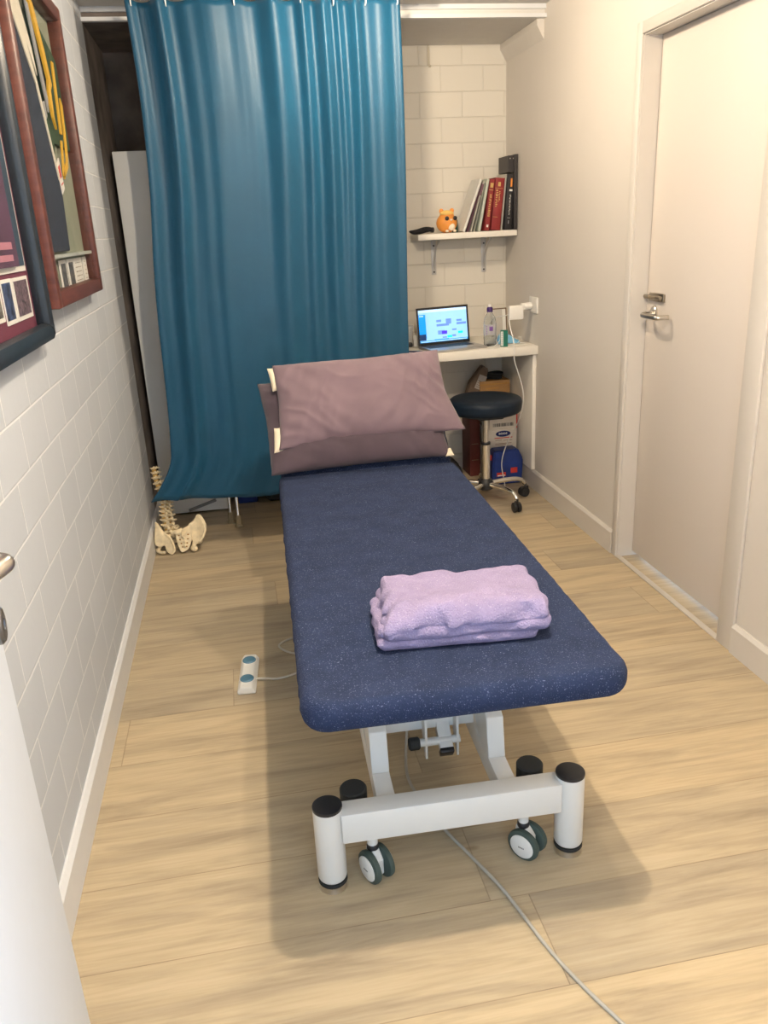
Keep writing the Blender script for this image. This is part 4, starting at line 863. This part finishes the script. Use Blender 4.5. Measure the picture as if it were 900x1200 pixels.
wb = thing('carton', 'white carton with a dark blue oval emblem standing behind the blue bag', 'box', (1.48, 4.63, 0), 0, 'boxes stacked under the desk')
bm = BM(); box(bm, (1.385, 4.44, .0), (1.562, 4.72, .307), bev=.002); obj('carton_body', bm, M_card, wb)
bm = BM(); lathe(bm, [(.045, 0), (.045, .0015)], (1.478, 4.4405, .282), (0, -1, 0), 30)
for v in bm.verts: v.co.z = .282+(v.co.z-.282)*.40
b2 = BM(); 
for k in range(7): box(b2, (1.452+k*.0075, 4.4380, .277+.002*(k % 2)), (1.4565+k*.0075, 4.4392, .287+.003*((k+1) % 2)))
b3 = BM(); box(b3, (1.425, 4.4390, .255), (1.535, 4.4398, .260)); b4 = BM()
for z, x0, x1 in ((.243, 1.43, 1.47), (.240, 1.48, 1.535), (.222, 1.43, 1.53), (.214, 1.43, 1.50)): box(b4, (x0, 4.4390, z), (x1, 4.4398, z+.003))
obj('emblem_print', [(bm, mat('dark_blue_print', (.01, .02, .12), .5)), (b2, M_photow), (b3, M_red), (b4, mat('brown_print', (.3, .2, .15), .6))], None, wb, smooth=False)
w2 = thing('carton', 'flat white carton with a barcode strip and red end on the emblem carton', 'box', (1.49, 4.63, .326), 0, 'boxes stacked under the desk')
bm = BM(); box(bm, (1.395, 4.445, .308), (1.560, 4.72, .413), bev=.002); r2 = BM(); box(r2, (1.560, 4.446, .309), (1.5665, 4.72, .412)); b2 = BM()
random.seed(3); x = 1.418
while x < 1.54:
    w_ = random.uniform(.001, .004); box(b2, (x, 4.4438, .325), (x+w_, 4.4451, .345)); x += w_+random.uniform(.001, .005)
obj('carton_body', [(bm, M_card), (r2, M_red), (b2, M_blackp)], None, w2, smooth=False)
kb = thing('carton', 'brown cardboard carton topmost under the desk, behind the stool seat', 'box', (1.47, 4.63, .433), 0, 'boxes stacked under the desk')
bm = BM(); box(bm, (1.375, 4.56, .414), (1.560, 4.74, .575), bev=.002); obj('carton_body', bm, M_kraft, kb)
b2 = BM(); box(b2, (1.376, 4.5585, .553), (1.555, 4.5602, .560)); box(b2, (1.41, 4.5588, .528), (1.49, 4.5602, .536)); obj('tape', b2, mat('amber_print', (.42, .22, .05), .5), kb, smooth=False)
bm = BM(); 
for k in range(3): tube(bm, [(1.475+.055*cos(a)+.004*k, 4.635+.042*sin(a), .584+.011*k+.003*sin(a*2)) for a in [2*pi*i/12 for i in range(12)]], .0062, 8)
tag(obj('cable_coil', bm, M_blackr), 'coiled black cable lying on the brown cardboard carton', 'cable')
pb = thing('paper_bag', 'folded brown paper bag with a white label wedged left of the brown carton', 'paper bag', (1.33, 4.62, .43))
Mpb = Matrix.Translation((1.338, 4.60, .50)) @ Matrix.Rotation(radians(24), 4, 'Y')
bm = BM(); prism(bm, [(-.030, -.10), (.030, -.10), (.045, .02), (.030, .17), (-.012, .18), (-.045, .06)], -.03, .03, 1); bm.transform(Mpb); bmesh.ops.bevel(bm, geom=bm.edges[:], offset=.006, segments=2, affect='EDGES'); obj('bag_body', bm, M_paperb, pb, ang=30)
bm = BM(); box(bm, (-.012, -.0325, .04), (.036, -.0305, .125), Mpb); b2 = BM()
for k in range(4): box(b2, (-.006, -.0332, .05+k*.012), (.022, -.0326, .053+k*.012), Mpb)
obj('label', [(bm, mat('grey_label', (.42, .38, .34), .6)), (b2, M_paperb)], None, pb, smooth=False)
rf = thing('file_box', 'tall dark red file box standing behind the stool column', 'file box', (1.34, 4.63, 0))
bm = BM(); box(bm, (1.310, 4.56, .0), (1.372, 4.73, .405), bev=.002); b2 = BM(); box(b2, (1.32, 4.558, .20), (1.362, 4.5605, .204)); box(b2, (1.32, 4.558, .10), (1.362, 4.5605, .104)); obj('file_body', [(bm, mat('oxblood_board', (.10, .018, .014), .6)), (b2, M_paperb)], None, rf)
bm = BM(); b2 = slab(BM(), 1.02, 1.23, 4.40, 4.68, .0, .12, .05, .035, nx=30, ny=30, amp=.005, seed=14); merge(bm, b2)
tag(obj('black_bag', bm, mat('black_nylon', (.012, .012, .013), .5, bump=.3, bscale=30), ang=60), 'flat black bag on the floor under the desk, left of the stool', 'bag')

# pipe clip stub near the top of the alcove wall
bm = BM(); tube(bm, [(1.162, YB-.004, 2.36), (1.160, YB-.012, 2.33), (1.160, YB-.010, 2.27), (1.172, YB-.004, 2.262)], .006, 8, 4); tag(obj('wall_hook', bm, mat('painted_metal', (.55, .50, .40), .5)), 'small cream painted pipe hook high on the back brick wall', 'hook')
